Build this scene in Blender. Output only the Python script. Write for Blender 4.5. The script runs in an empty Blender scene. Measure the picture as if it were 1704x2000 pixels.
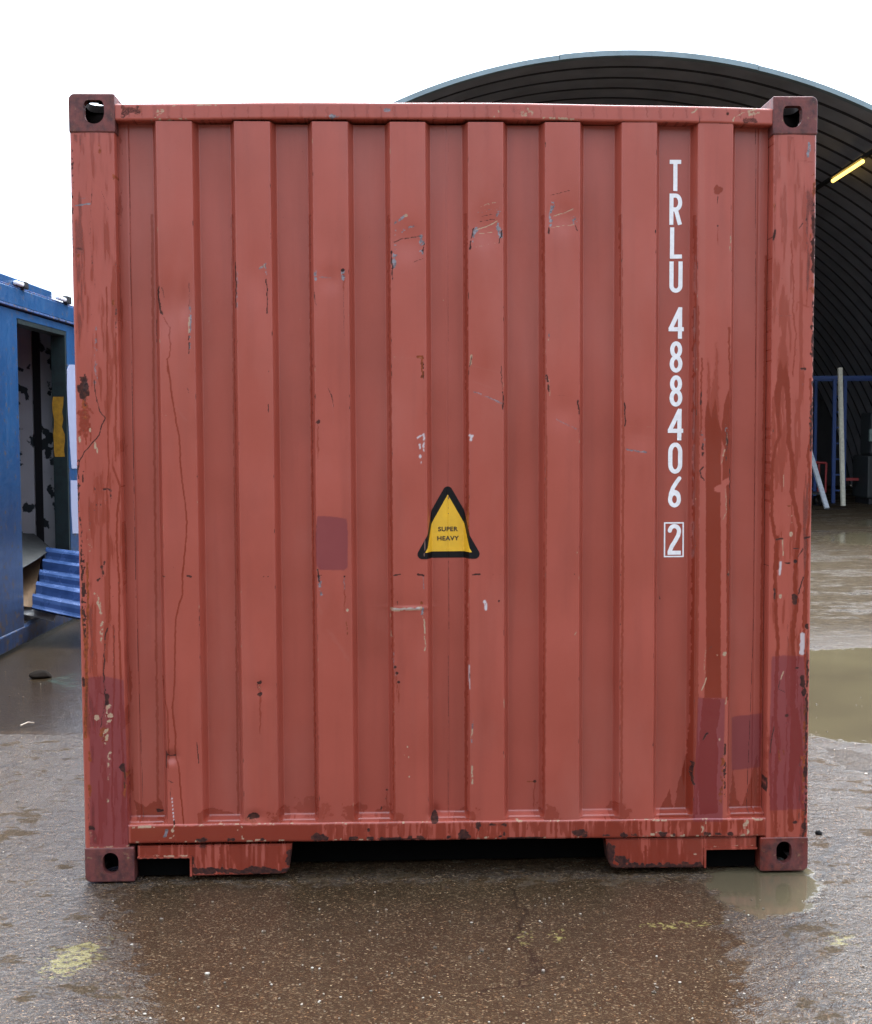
import bpy, bmesh, math, random
import numpy as np
from mathutils import Vector, Matrix
rad = math.radians
sc = bpy.context.scene
# ------------------------------------------------------------------ camera
CAM = np.array([-0.1823633, -4.22968991, 1.49020453])
YAW, PITCH, ROLL = 0.0334254, -0.06076065, -0.00481704
FPX = 2500.0                      # focal length for a 1704 px wide frame
cy_, sy_, cp_, sp_ = math.cos(YAW), math.sin(YAW), math.cos(PITCH), math.sin(PITCH)
FWD = np.array([sy_*cp_, cy_*cp_, sp_]); RT = np.array([cy_, -sy_, 0.0]); UP = np.cross(RT, FWD)
cr_, sr_ = math.cos(ROLL), math.sin(ROLL)
RT, UP = cr_*RT + sr_*UP, -sr_*RT + cr_*UP
cd = bpy.data.cameras.new('camera'); cam = bpy.data.objects.new('camera', cd)
sc.collection.objects.link(cam); sc.camera = cam
cam.matrix_world = Matrix(((RT[0], UP[0], -FWD[0], CAM[0]), (RT[1], UP[1], -FWD[1], CAM[1]),
                           (RT[2], UP[2], -FWD[2], CAM[2]), (0, 0, 0, 1)))
cd.sensor_fit = 'HORIZONTAL'; cd.sensor_width = 36.0; cd.lens = FPX/1704*36.0
cd.clip_start = 0.1; cd.clip_end = 3000
# ------------------------------------------------------------------ world, sun
w = bpy.data.worlds.new("World"); sc.world = w; w.use_nodes = True
nt = w.node_tree; nt.nodes.clear()
SUN_EL, SUN_AZ = 64, 8      # the sun is behind the clouds beyond the container
sky = nt.nodes.new('ShaderNodeTexSky'); sky.sky_type = 'NISHITA'; sky.sun_disc = False
sky.sun_elevation = rad(SUN_EL); sky.sun_rotation = rad(SUN_AZ); sky.dust_density = 3.0; sky.air_density = 1.0
hs = nt.nodes.new('ShaderNodeHueSaturation'); hs.inputs['Saturation'].default_value = 0.30
tc = nt.nodes.new('ShaderNodeTexCoord')
cn = nt.nodes.new('ShaderNodeTexNoise'); cn.inputs['Scale'].default_value = 2.2; cn.inputs['Detail'].default_value = 4
cr = nt.nodes.new('ShaderNodeMapRange'); cr.inputs['From Min'].default_value = .3; cr.inputs['From Max'].default_value = .7
cr.inputs['To Min'].default_value = .9; cr.inputs['To Max'].default_value = 1.15
mulc = nt.nodes.new('ShaderNodeVectorMath'); mulc.operation = 'SCALE'
bg = nt.nodes.new('ShaderNodeBackground'); bg.inputs['Strength'].default_value = 0.15
wo = nt.nodes.new('ShaderNodeOutputWorld')
L = nt.links.new
L(sky.outputs[0], hs.inputs['Color']); L(tc.outputs['Generated'], cn.inputs['Vector']); L(cn.outputs[0], cr.inputs['Value'])
L(hs.outputs[0], mulc.inputs[0]); # an overcast sky is brightest overhead: the cloud layer thins out upwards
sxyz = nt.nodes.new('ShaderNodeSeparateXYZ'); cg = nt.nodes.new('ShaderNodeMapRange'); cm = nt.nodes.new('ShaderNodeMath'); cm.operation = 'MULTIPLY'
cg.inputs['From Min'].default_value = 0; cg.inputs['From Max'].default_value = 1; cg.inputs['To Min'].default_value = .95; cg.inputs['To Max'].default_value = 3.6
L(tc.outputs['Generated'], sxyz.inputs[0]); L(sxyz.outputs[2], cg.inputs['Value']); L(cg.outputs[0], cm.inputs[0]); L(cr.outputs[0], cm.inputs[1]); L(cm.outputs[0], mulc.inputs['Scale'])
cool = nt.nodes.new('ShaderNodeVectorMath'); cool.operation = 'MULTIPLY'; cool.inputs[1].default_value = (.93, 1.0, 1.07)
L(mulc.outputs[0], cool.inputs[0]); L(cool.outputs[0], bg.inputs['Color']); L(bg.outputs[0], wo.inputs[0])
sd = bpy.data.lights.new('sun', 'SUN'); sd.energy = 0.5; sd.angle = rad(25); sd.color = (1, .97, .93)
so = bpy.data.objects.new('sun', sd); sc.collection.objects.link(so)
so.rotation_euler = (-rad(90-SUN_EL), 0, -rad(SUN_AZ)); so.location = (0, -5, 10)
sc.view_settings.view_transform = 'Standard'; sc.view_settings.look = 'None'
sc.view_settings.exposure = 1.38; sc.view_settings.gamma = 1; sc.view_settings.use_curve_mapping = False
# ------------------------------------------------------------------ helpers
rng = np.random.default_rng(7); random.seed(7)
def ray(px, py):
    return (px-852)/FPX*RT - (py-1000)/FPX*UP + FWD
def on_y(px, py, y=0.0):
    d = ray(px, py); return CAM + d*((y-CAM[1])/d[1])
def on_ground(px, py, z=0.0):
    d = ray(px, py); return CAM + d*((z-CAM[2])/d[2])
def at_depth(px, py, Z):
    return CAM + ray(px, py)*Z
YV = ray(865, 848); YANG = math.atan2(YV[0], YV[1])          # heading of the shed and the blue container
YD = np.array([math.sin(YANG), math.cos(YANG), 0.0]); YR = np.array([math.cos(YANG), -math.sin(YANG), 0.0])
def link(o): sc.collection.objects.link(o); return o
def tag(o, label=None, cat=None, group=None, kind=None):
    if label: o['label'] = label
    if cat: o['category'] = cat
    if group: o['group'] = group
    if kind: o['kind'] = kind
    return o
def empty(name, loc, label, cat, group=None, rz=0):
    o = link(bpy.data.objects.new(name, None)); o.location = loc; o.rotation_euler = (0, 0, rz)
    o.empty_display_size = .2
    return tag(o, label, cat, group)
def put(name, me, mat, parent=None):
    """mesh given in world coordinates; parent empties keep it where it is"""
    o = link(bpy.data.objects.new(name, me)); me.name = name
    if mat and not me.materials: me.materials.append(mat)
    if mat and mat.name in ('red_brown_paint', 'rusted_casting') and 'wear_a' not in me.attributes:      # no mapped marks on this piece
        for nm in ('wear_a', 'wear_b'): me.attributes.new(nm, 'FLOAT_COLOR', 'POINT').data.foreach_set('color', np.zeros(len(me.vertices)*4, np.float32))
    if parent is not None:
        o.parent = parent
        P = Matrix.Identity(4); q = parent
        while q is not None:
            P = (Matrix.Translation(q.location) @ q.rotation_euler.to_matrix().to_4x4()) @ P; q = q.parent
        me.transform(P.inverted())
    return o
def mesh_np(V, F, smooth=False):
    me = bpy.data.meshes.new('m'); V = np.asarray(V, np.float32); F = np.asarray(F, np.int32)
    n, k = F.shape
    me.vertices.add(len(V)); me.vertices.foreach_set('co', V.ravel())
    me.loops.add(n*k); me.loops.foreach_set('vertex_index', F.ravel())
    me.polygons.add(n); me.polygons.foreach_set('loop_start', np.arange(0, n*k, k, dtype=np.int32))
    me.polygons.foreach_set('use_smooth', np.full(n, smooth, bool))
    me.update(calc_edges=True); me.validate(); return me
def grid(P, flip=False, close=False, smooth=True):
    nu, nv = P.shape[:2]; idx = np.arange(nu*nv).reshape(nu, nv)
    if close: idx = np.concatenate([idx, idx[:1]], 0)
    a, b, c, d = idx[:-1, :-1], idx[1:, :-1], idx[1:, 1:], idx[:-1, 1:]
    F = np.stack([a, b, c, d], -1).reshape(-1, 4)
    if flip: F = F[:, ::-1]
    return P.reshape(-1, 3), F
def join(parts):
    V, F, o = [], [], 0
    for v, f in parts:
        V.append(v); F.append(np.asarray(f)+o); o += len(v)
    return np.concatenate(V), np.concatenate(F)
def bm_mesh(bm, smooth=False):
    bmesh.ops.recalc_face_normals(bm, faces=bm.faces)
    me = bpy.data.meshes.new('m'); bm.to_mesh(me); bm.free()
    if smooth: me.polygons.foreach_set('use_smooth', np.full(len(me.polygons), True))
    return me
def box(bm, x0, x1, y0, y1, z0, z1, M=None, bev=0, seg=2):
    r = bmesh.ops.create_cube(bm, size=1.0); vs = r['verts']
    for v in vs:
        v.co = Vector(((x0+x1)/2+v.co.x*(x1-x0), (y0+y1)/2+v.co.y*(y1-y0), (z0+z1)/2+v.co.z*(z1-z0)))
    if bev:
        es = list({e for v in vs for e in v.link_edges})
        rr = bmesh.ops.bevel(bm, geom=es, offset=bev, segments=seg, affect='EDGES', profile=.5)
        vs = list({v for f in rr['faces'] for v in f.verts} | {v for v in vs if v.is_valid})
    if M is not None:
        for v in vs: v.co = M @ v.co
    return vs
def tube(bm, a, b, r, n=10, r2=None):
    a, b = Vector(a), Vector(b); d = b-a
    M = Matrix.Translation((a+b)/2) @ d.to_track_quat('Z', 'Y').to_matrix().to_4x4()
    bmesh.ops.create_cone(bm, cap_ends=True, segments=n, radius1=r, radius2=r if r2 is None else r2, depth=d.length, matrix=M)
def bar(bm, a, b, wx, wy):
    a, b = Vector(a), Vector(b); d = b-a
    M = Matrix.Translation((a+b)/2) @ d.to_track_quat('Z', 'Y').to_matrix().to_4x4()
    box(bm, -wx/2, wx/2, -wy/2, wy/2, -d.length/2, d.length/2, M)
def prism(bm, pts, y0, y1):
    """polygon in (x, z) extruded from y0 to y1"""
    vs = [bm.verts.new((p[0], y0, p[1])) for p in pts]; f = bm.faces.new(vs)
    r = bmesh.ops.extrude_face_region(bm, geom=[f])
    for v in r['geom']:
        if isinstance(v, bmesh.types.BMVert): v.co.y = y1
def slice_bm(bm, axis, a, b, step):
    no = Vector((0, 0, 0)); no[axis] = 1
    for t in np.arange(a, b, step):
        co = Vector((0, 0, 0)); co[axis] = t
        bmesh.ops.bisect_plane(bm, geom=bm.verts[:]+bm.edges[:]+bm.faces[:], plane_co=co, plane_no=no)
def vnoise(h, wd, cell, seed, octaves=3):
    r = np.random.default_rng(seed); out = np.zeros((h, wd), np.float32); amp, tot = 1.0, 0
    cy, cx = cell if isinstance(cell, tuple) else (cell, cell)
    for o in range(octaves):
        gy, gx = int(h/cy)+3, int(wd/cx)+3
        g = r.random((gy, gx)).astype(np.float32)
        y = np.arange(h)/cy; x = np.arange(wd)/cx
        yi, xi = y.astype(int), x.astype(int); fy, fx = y-yi, x-xi
        fy = (fy*fy*(3-2*fy))[:, None].astype(np.float32); fx = (fx*fx*(3-2*fx))[None].astype(np.float32)
        A = g[yi][:, xi]; B = g[yi][:, xi+1]; C = g[yi+1][:, xi]; D = g[yi+1][:, xi+1]
        out += amp*((A*(1-fx)+B*fx)*(1-fy)+(C*(1-fx)+D*fx)*fy); tot += amp
        amp *= .5; cy = max(cy/2, 1); cx = max(cx/2, 1)
    return out/tot
# ------------------------------------------------------------------ wear map of the red end wall (metres on the wall)
CST = 0.00125; CX0, CZ0 = -1.235, -0.01; NX, NZ = 1977, 2090
WET, RUST, ORG, CHIP, GREY, PURP, WHT, SCUF = range(8)
WM = np.zeros((8, NZ, NX), np.float32)
NA = vnoise(NZ, NX, 10, 1, 3)-.5; NB = vnoise(NZ, NX, 10, 2, 3)-.5; NC = vnoise(NZ, NX, 6, 3, 3); ND = vnoise(NZ, NX, 40, 4, 4)
NV = vnoise(NZ, NX, (160, 7), 5, 3)
RIDGES = [s*(.1275+.2525*k) for k in range(4) for s in (-1, 1)]; RH, FL, DEP, RF = .058, .015, .046, .007
def to_c(px, py):
    p = on_y(px, py, RF)
    if abs(p[0]) < 1.07 and .2 < p[2] < 2.5 and min(abs(p[0]-r) for r in RIDGES) > RH+.007: p = on_y(px, py, RF+DEP)
    elif abs(p[0]) > 1.07 or p[2] < .2 or p[2] > 2.5: p = on_y(px, py, 0)
    return (p[0]-CX0)/CST, (p[2]-CZ0)/CST
K = 1.35     # wear-map cells per photograph pixel, for stroke widths
def win(P, pad):
    x0, y0 = P.min(0)-pad; x1, y1 = P.max(0)+pad
    x0, y0 = max(int(x0), 0), max(int(y0), 0); x1, y1 = min(int(x1)+2, NX), min(int(y1)+2, NZ)
    yy, xx = np.mgrid[y0:y1, x0:x1].astype(np.float32); return (slice(y0, y1), slice(x0, x1)), xx, yy
def lay(ch, sl, m): WM[ch][sl] = np.maximum(WM[ch][sl], m)
def S(ch, pts, wd, s=1., jag=1.5, brk=0., soft=.8, taper=False):
    if ch in (CHIP, GREY, ORG) and brk: brk += .09; wd *= 1.15; jag *= 1.3
    if ch == RUST: wd *= .78; s *= .9
    P = np.array([to_c(*p) for p in pts]); hw = wd*K/2; sl, xx, yy = win(P, hw+jag*2+4)
    xx = xx+NA[sl]*jag*4; yy = yy+NB[sl]*jag*2; d = np.full(xx.shape, 1e9, np.float32); tt = np.zeros_like(d); n = len(P)-1
    for i in range(n):
        a, b = P[i], P[i+1]; ab = b-a; q = max((ab**2).sum(), 1e-6)
        t = np.clip(((xx-a[0])*ab[0]+(yy-a[1])*ab[1])/q, 0, 1)
        dd = np.hypot(xx-a[0]-t*ab[0], yy-a[1]-t*ab[1]); u = dd < d; d = np.where(u, dd, d); tt = np.where(u, (i+t)/n, tt)
    h = hw*(np.sin(np.pi*np.clip(tt, .03, .97))**.5 if taper else 1)
    m = np.clip((h-d)/soft+.5, 0, 1)*s
    if brk: m = m*np.clip((NC[sl]-brk)*12, 0, 1)
    lay(ch, sl, m)
NW = vnoise(NZ, NX, (90, 9), 15, 4)
def P_(ch, pts, s=1., jag=1., brk=0., soft=1.2, vert=0., vb=0.):
    P = np.array([to_c(*p) for p in pts]); sl, xx, yy = win(P, 8+jag*3)
    xx = xx+NA[sl]*jag*4; yy = yy+NB[sl]*jag*4+(NV[sl]-.5)*vert; ins = np.zeros(xx.shape, bool); d = np.full(xx.shape, 1e9, np.float32)
    n = len(P)
    for i in range(n):
        a, b = P[i], P[(i+1) % n]; ab = b-a
        c = ((a[1] > yy) != (b[1] > yy)) & (xx < (b[0]-a[0])*(yy-a[1])/((b[1]-a[1]) or 1e-9)+a[0]); ins ^= c
        t = np.clip(((xx-a[0])*ab[0]+(yy-a[1])*ab[1])/max((ab**2).sum(), 1e-6), 0, 1)
        d = np.minimum(d, np.hypot(xx-a[0]-t*ab[0], yy-a[1]-t*ab[1]))
    m = np.clip(np.where(ins, d, -d)/soft+.5, 0, 1)*s
    if brk: m = m*np.clip((NC[sl]-brk)*10, 0, 1)
    if vb: m = m*np.clip((NW[sl]-vb)*7, 0, 1)
    lay(ch, sl, m)
def B(ch, x, y, rx, ry, s=1., rag=1.2, brk=0.):
    if ch == RUST: rx, ry, s = rx*.85, ry*.85, s*.9
    c = np.array(to_c(x, y)); rx, ry = rx*K, ry*K; P = np.array([c-[rx, ry], c+[rx, ry]]); sl, xx, yy = win(P, 6)
    if ch == RUST and rx > 2.6*K and 270 < y < 1570: S(WET, [(x, y), (x+.6, y+random.uniform(25, 80))], rx/K*.75, .6, 1.6, soft=3, taper=True)
    m = 1-np.hypot((xx-c[0])/rx, (yy-c[1])/ry)+NA[sl]*rag
    m = np.clip(m*4, 0, 1)*s
    if brk: m = m*np.clip((NC[sl]-brk)*10, 0, 1)
    lay(ch, sl, m)
def D(ch, x0, y0, x1, y1, n, r=1.2, s=1.):
    for _ in range(n): B(ch, random.uniform(x0, x1), random.uniform(y0, y1), r*random.uniform(.6, 1.6), r*random.uniform(.6, 2), s, .6)
# -- broad, faint age on all faces
for x in range(235, 1500, 9): D(RUST, x, 260, x+9, 1600, 1, .9, .6)
D(CHIP, 250, 300, 1490, 1600, 45, .7, .8); D(RUST, 140, 270, 240, 1640, 30, 1.3, .8); D(RUST, 1500, 270, 1590, 1620, 30, 1.3, .8)
# edge chips on every ridge
for r in RIDGES:
    for sgn in (-1, 1):
        xb = r+sgn*(RH-.001); zz = np.arange(.25, 2.45, .012)
        for z in zz:
            q = random.random()
            if q < .075:
                cx, cz = (xb-CX0)/CST, (z-CZ0)/CST; ch = RUST if q < .058 else CHIP; hh = random.uniform(2, 12)
                sl, xx, yy = win(np.array([[cx-3, cz-hh], [cx+3, cz+hh]]), 3)
                lay(ch, sl, np.clip((1-np.hypot((xx-cx)/1.2, (yy-cz)/hh)+NA[sl]*1.6)*3, 0, 1)*random.uniform(.35, .9))
# -- left post
P_(WET, [(140, 262), (236, 262), (258, 1650), (172, 1650)], .6, 3, vb=.50); P_(WET, [(1503, 268), (1592, 268), (1574, 1640), (1498, 1640)], .55, 3, vb=.50)
P_(RUST, [(140, 262), (160, 262), (190, 1650), (172, 1650)], .4, 3, vb=.5); P_(RUST, [(1578, 268), (1592, 268), (1574, 1640), (1560, 1640)], .45, 3, vb=.48)
S(RUST, [(176, 560), (178, 640), (183, 760)], 1.6, .45); S(RUST, [(180, 365), (177, 420), (176, 475), (181, 520), (186, 560)], 1.8, .6, 2)
S(RUST, [(198, 372), (211, 408)], 2, .7); S(GREY, [(148, 401), (176, 398)], 3, .8, 1); S(GREY, [(158, 388), (166, 386)], 2.5, .5, 1)
S(RUST, [(146, 485), (168, 488)], 4, .6, 2, .35); B(ORG, 153, 500, 5, 6, .6, 1.6); B(ORG, 194, 292, 4, 9, .7, 2, .4); B(ORG, 222, 345, 3, 9, .6, 2); B(ORG, 221, 590, 3, 7, .7, 2)
for a, b in ((292, 360), (365, 420), (430, 520)): S(RUST, [(141, a), (142, b)], 5, .75, 2.5, .42)
S(RUST, [(215, 280), (214, 420), (217, 600), (216, 700)], 14, .22, 3, .3); S(GREY, [(186, 640), (188, 740), (182, 755)], 5, .5, 2, .4)
S(RUST, [(226, 590), (227, 640)], 4, .7, 2, .4); S(RUST, [(206, 650), (185, 720)], 2, .4, 1, .4)
S(WET, [(208, 560), (210, 700), (211, 880), (213, 905), (209, 960), (211, 985), (211, 1040), (213, 1100), (215, 1180), (212, 1216)], 2.6, .95, .8)
S(WET, [(226, 650), (227, 760), (226, 900)], 2.6, .9, .8); S(WET, [(221, 912), (235, 950), (229, 1005), (228, 1060), (233, 1140), (233, 1230), (236, 1330), (238, 1440), (242, 1500), (240, 1600)], 3.6, .95, .8)
S(WET, [(222, 1222), (224, 1330), (219, 1420), (220, 1520), (218, 1566), (223, 1600), (222, 1650)], 2.8, .95, .8)
S(WET, [(166, 830), (168, 868)], 2, .9, .8); S(WET, [(176, 830), (177, 862)], 2, .9, .8)
B(RUST, 163, 760, 15, 36, .8, 1.2); B(ORG, 166, 790, 12, 34, .75, 1.8, .35); B(GREY, 167, 754, 6, 12, .9, .7); B(WET, 165, 815, 14, 40, .9, 1.4)
S(RUST, [(184, 742), (188, 775), (195, 803), (206, 817), (198, 832), (194, 850), (180, 866), (166, 882), (156, 898), (152, 925)], 3, .85, 1.2)
for a in ((186, 870, 7), (190, 880, 6), (156, 858, 6), (176, 840, 5)): B(CHIP, a[0], a[1], 2.5, a[2], .7, 1.6)
S(RUST, [(152, 900), (153, 990), (160, 1040), (158, 1090), (162, 1150), (161, 1200)], 5, .85, 2.5, .38); S(RUST, [(162, 1085), (165, 1160), (164, 1230)], 8, .85, 2.5, .42)
S(ORG, [(170, 1100), (172, 1180), (170, 1240), (170, 1320), (168, 1400), (168, 1440)], 4.5, .9, 1.4); S(ORG, [(158, 1190), (165, 1240), (168, 1300), (165, 1440)], 3.5, .8, 1.4)
S(RUST, [(165, 1190), (166, 1245)], 4, .9, 2, .35); B(RUST, 163, 1330, 4, 16, .9, 1.4)
B(RUST, 152, 948, 6, 4, .9, 1.5); B(RUST, 162, 937, 3, 12, .9, 1.5); S(RUST, [(202, 956), (216, 956), (217, 972)], 5, .85, 2, .3); S(RUST, [(206, 978), (214, 976)], 3, .7, 2, .3)
D(RUST, 182, 950, 200, 1000, 7, 1.6, .8); D(CHIP, 170, 1030, 182, 1080, 8, 1.2, .8)
S(RUST, [(203, 1098), (198, 1108), (200, 1120), (192, 1135)], 5, .85, 2.5, .3); S(CHIP, [(181, 1155), (190, 1165), (197, 1190), (199, 1215), (197, 1255)], 4.5, .9, 2.2, .42)
S(RUST, [(214, 1220), (207, 1240), (203, 1290), (202, 1310), (204, 1350)], 3.6, .8, 2, .3); S(RUST, [(216, 1220), (224, 1232), (221, 1300)], 2.6, .6, 1.5, .2); S(WET, [(188, 1276), (190, 1330), (198, 1352), (205, 1360)], 2.6, .6)
P_(PURP, [(172, 1323), (200, 1321), (242, 1328), (247, 1480), (251, 1655), (176, 1655), (175, 1420)], .95, .5)
P_(PURP, [(215, 1600), (253, 1600), (253, 1655), (215, 1655)], .5)
B(RUST, 209, 1365, 6, 16, .9, 1.5); S(RUST, [(204, 1352), (206, 1375), (196, 1420)], 2.6, .8, 1.5, .2)
S(CHIP, [(213, 1382), (212, 1410), (206, 1430), (208, 1452)], 9, 1, 3, .42); B(ORG, 204, 1430, 9, 22, .7, 1.6, .4); B(CHIP, 189, 1400, 5, 6, .9, 1.6); S(CHIP, [(213, 1470), (212, 1500), (214, 1525)], 4, .9, 2, .4); S(CHIP, [(211, 1560), (211, 1575)], 3, .8, 1.5, .3)
B(RUST, 239, 1499, 8, 9, 1, 1.4); S(ORG, [(243, 1510), (244, 1555)], 5, .8, 2, .3); S(RUST, [(243, 1505), (243, 1540)], 4, .9, 2, .35)
for y in (1480, 1545): B(ORG, 169+y*.004, y, 4, 15, .7, 1.6)
B(RUST, 179, 1617, 9, 5, .9, 1.5); S(RUST, [(172, 1560), (176, 1650)], 6, .5, 3, .42); B(CHIP, 181, 1640, 7, 14, .5, 2, .5); S(CHIP, [(175, 1656), (262, 1652)], 2.4, .8, 1.2, .42)
# -- right post
S(GREY, [(1581, 280), (1580, 305)], 5, .8, 1.5, .2); S(WET, [(1561, 313), (1590, 316)], 2, .5)
for a, b, v in ((345, 385, ORG), (395, 430, RUST), (430, 520, RUST), (470, 500, RUST), (540, 570, ORG), (590, 640, RUST), (640, 700, RUST), (700, 760, RUST), (770, 800, RUST)):
    S(v, [(1590, a), (1589, b)], 9, .85, 3.5, .36)
S(RUST, [(1591, 430), (1590, 530)], 12, .95, 3.5, .3); S(RUST, [(1590, 590), (1588, 700)], 9, .9, 3.5, .32); S(ORG, [(1584, 440), (1583, 500)], 4, .7, 2, .4); S(ORG, [(1588, 340), (1586, 390)], 5, .8, 2, .4)
S(RUST, [(1514, 450), (1512, 468)], 5, .8, 2, .2); S(RUST, [(1570, 435), (1562, 446)], 2.5, .8, 1); B(ORG, 1514, 405, 3, 10, .5, 1.6)
S(SCUF, [(1530, 310), (1534, 400), (1540, 500), (1545, 600)], 12, .5, 2); S(SCUF, [(1565, 320), (1562, 420), (1563, 560)], 20, .35, 2)
S(RUST, [(1517, 600), (1518, 612), (1530, 618), (1546, 616)], 2.2, .6, 1); S(WET, [(1546, 470), (1551, 560), (1549, 600), (1555, 650), (1552, 700), (1549, 735)], 2.4, .8)
S(WET, [(1577, 530), (1576, 600)], 2, .6); S(WET, [(1560, 590), (1580, 600)], 2, .6)
P_(WET, [(1520, 715), (1525, 700), (1531, 722), (1537, 705), (1543, 750), (1546, 820), (1544, 850), (1538, 830), (1533, 760), (1528, 752), (1525, 790), (1524, 822), (1516, 815), (1512, 775), (1518, 740)], 1, 1)
S(WET, [(1529, 660), (1530, 760)], 22, .6, 2, soft=9, taper=True); S(WET, [(1519, 800), (1524, 850), (1515, 872), (1509, 905), (1508, 960), (1508, 1010), (1514, 1045), (1518, 1060), (1519, 1110)], 6.5, 1)
S(WET, [(1518, 1050), (1515, 1110), (1516, 1200), (1521, 1260), (1517, 1330), (1515, 1400), (1520, 1470), (1514, 1530), (1516, 1630)], 7, 1)
S(WET, [(1542, 820), (1541, 860), (1547, 890), (1551, 925), (1547, 960), (1556, 1000), (1562, 1030), (1557, 1075), (1553, 1130), (1557, 1180), (1549, 1230), (1551, 1290)], 8.5, 1)
S(WET, [(1551, 1290), (1549, 1380), (1555, 1440), (1557, 1480), (1543, 1540), (1546, 1620)], 11, 1); P_(WET, [(1546, 1400), (1558, 1380), (1566, 1430), (1570, 1480), (1556, 1500), (1546, 1560), (1541, 1520)], 1)
S(WET, [(1583, 740), (1586, 800), (1583, 860), (1578, 890), (1583, 930), (1583, 1000), (1576, 1050), (1578, 1090), (1572, 1140), (1570, 1250), (1577, 1330)], 5, .95); S(WET, [(1576, 1100), (1573, 1220)], 8, .95)
S(WET, [(1509, 1400), (1505, 1500), (1507, 1580), (1512, 1640)], 4, .8); S(WET, [(1565, 1500), (1566, 1560), (1574, 1640)], 7, .9)
P_(PURP, [(1508, 1283), (1530, 1280), (1572, 1282), (1576, 1440), (1576, 1580), (1505, 1584), (1502, 1500)], .95, .7)
B(RUST, 1569, 720, 9, 4, .8, 1.6); B(RUST, 1569, 750, 3, 5, .5, 1.5); B(RUST, 1511, 842, 2.5, 6, .7, 1.2); S(CHIP, [(1531, 928), (1531, 950)], 2, .7, 1)
B(ORG, 1543, 988, 6, 3, .7, 1.5); D(CHIP, 1540, 1005, 1548, 1022, 5, 1, .8); B(CHIP, 1546, 1043, 4, 6, 1, 1); S(CHIP, [(1529, 1055), (1530, 1085)], 2.5, .7, 1); S(WHT, [(1525, 1098), (1523, 1122)], 4, .85, 1)
S(RUST, [(1516, 1054), (1528, 1052)], 5, .8, 2); S(RUST, [(1573, 1051), (1583, 1049)], 5, .85, 2); S(RUST, [(1550, 1072), (1558, 1072)], 4, .9, 2); S(RUST, [(1568, 1072), (1560, 1088)], 3, .8); S(RUST, [(1532, 1100), (1543, 1100)], 4, .85, 2); B(RUST, 1554, 1097, 5, 5, 1)
S(RUST, [(1570, 1128), (1560, 1160)], 3.5, .85); B(RUST, 1552, 1168, 8, 14, .95, 1.6); B(RUST, 1514, 1160, 4, 14, .7, 1.6); B(CHIP, 1525, 1165, 4, 6, .8, 1.4); B(RUST, 1577, 1225, 5, 9, .95, 1.4)
S(WHT, [(1568, 1240), (1567, 1275)], 9, .8, 1.5); S(RUST, [(1540, 1210), (1541, 1278)], 2, .6); B(RUST, 1558, 1305, 5, 3, .9, 1.4); B(RUST, 1568, 1330, 7, 20, .85, 1.6); B(RUST, 1571, 1352, 6, 10, .95, 1.4)
S(CHIP, [(1532, 1312), (1526, 1326)], 2.5, .9); S(RUST, [(1524, 1330), (1521, 1345), (1534, 1352)], 2.5, .9); B(RUST, 1537, 1398, 5, 6, .8); S(ORG, [(1521, 1465), (1524, 1485)], 3, .8, 1.5); S(ORG, [(1530, 1465), (1533, 1475)], 3, .7)
S(ORG, [(1573, 1380), (1572, 1470), (1571, 1600)], 7, .75, 3, .38); S(RUST, [(1578, 1290), (1577, 1480), (1573, 1600), (1570, 1640)], 6, .9, 3, .34); B(RUST, 1574, 1507, 6, 12, .95, 1.4); B(RUST, 1570, 1583, 6, 3, .9); B(RUST, 1570, 1612, 6, 10, .95, 1.5); B(RUST, 1554, 1606, 6, 4, .9)
S(RUST, [(1512, 1420), (1505, 1470)], 3.5, .85, 1.5, .2); S(RUST, [(1499, 1520), (1498, 1545)], 4, .9); S(RUST, [(1586, 800), (1585, 880)], 7, .9, 3, .3); S(CHIP, [(1585, 820), (1584, 850)], 3, .8, 2, .4)
# -- ridge 1
S(RUST, [(332, 228), (326, 300), (330, 330), (337, 365)], 1.2, .5); S(RUST, [(310, 560), (308, 580), (312, 602), (316, 612)], 6, .95, 2.5, .22); S(RUST, [(316, 560), (320, 580)], 2.5, .7); S(RUST, [(306, 625), (307, 670)], 3, .7, 1.5, .3)
S(RUST, [(369, 552), (370, 600)], 3, .6, 1.5, .3); S(CHIP, [(368, 620), (368, 655)], 2.6, .9, 1.5, .3); S(GREY, [(372, 600), (370, 680)], 4, .7, 1.5, .35); S(RUST, [(369, 650), (369, 690)], 3.5, .8, 1.5, .3)
S(WET, [(320, 620), (332, 640), (330, 655), (333, 680), (327, 705), (328, 730)], 2.4, .8, 2); S(WET, [(327, 705), (333, 750), (338, 790), (345, 830), (351, 860), (352, 900), (356, 945), (362, 985), (365, 1020), (364, 1045), (361, 1080), (357, 1120), (357, 1160), (350, 1180), (343, 1210), (342, 1290), (341, 1340), (337, 1385), (343, 1440), (342, 1475), (350, 1500), (354, 1560), (358, 1610)], 2.8, 1, .8)
S(WET, [(318, 1320), (320, 1360), (328, 1390), (329, 1470), (328, 1500)], 3, .9, 1); S(RUST, [(324, 1472), (332, 1478), (342, 1476)], 3.5, .8, 1.5); S(RUST, [(324, 1470), (325, 1500)], 4.5, .9, 1.5, .2); S(RUST, [(329, 1525), (337, 1530)], 3, .8, 2); S(RUST, [(334, 1540), (333, 1560)], 2, .7)
for y in range(1560, 1606, 7): B(WHT, 336+(y-1560)*.09, y, 1.5, 2.2, 1, .4)
S(SCUF, [(342, 795), (362, 820)], 3, .8, 2, .3); S(RUST, [(366, 757), (369, 768)], 3, .6); S(RUST, [(316, 1126), (322, 1126)], 4, .95, .8); S(RUST, [(366, 1125), (373, 1126)], 5, .95, .8); S(RUST, [(385, 1450), (388, 1490)], 3, .85, 1.2)
D(RUST, 310, 880, 372, 1110, 5, 1.1, .7)
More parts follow.
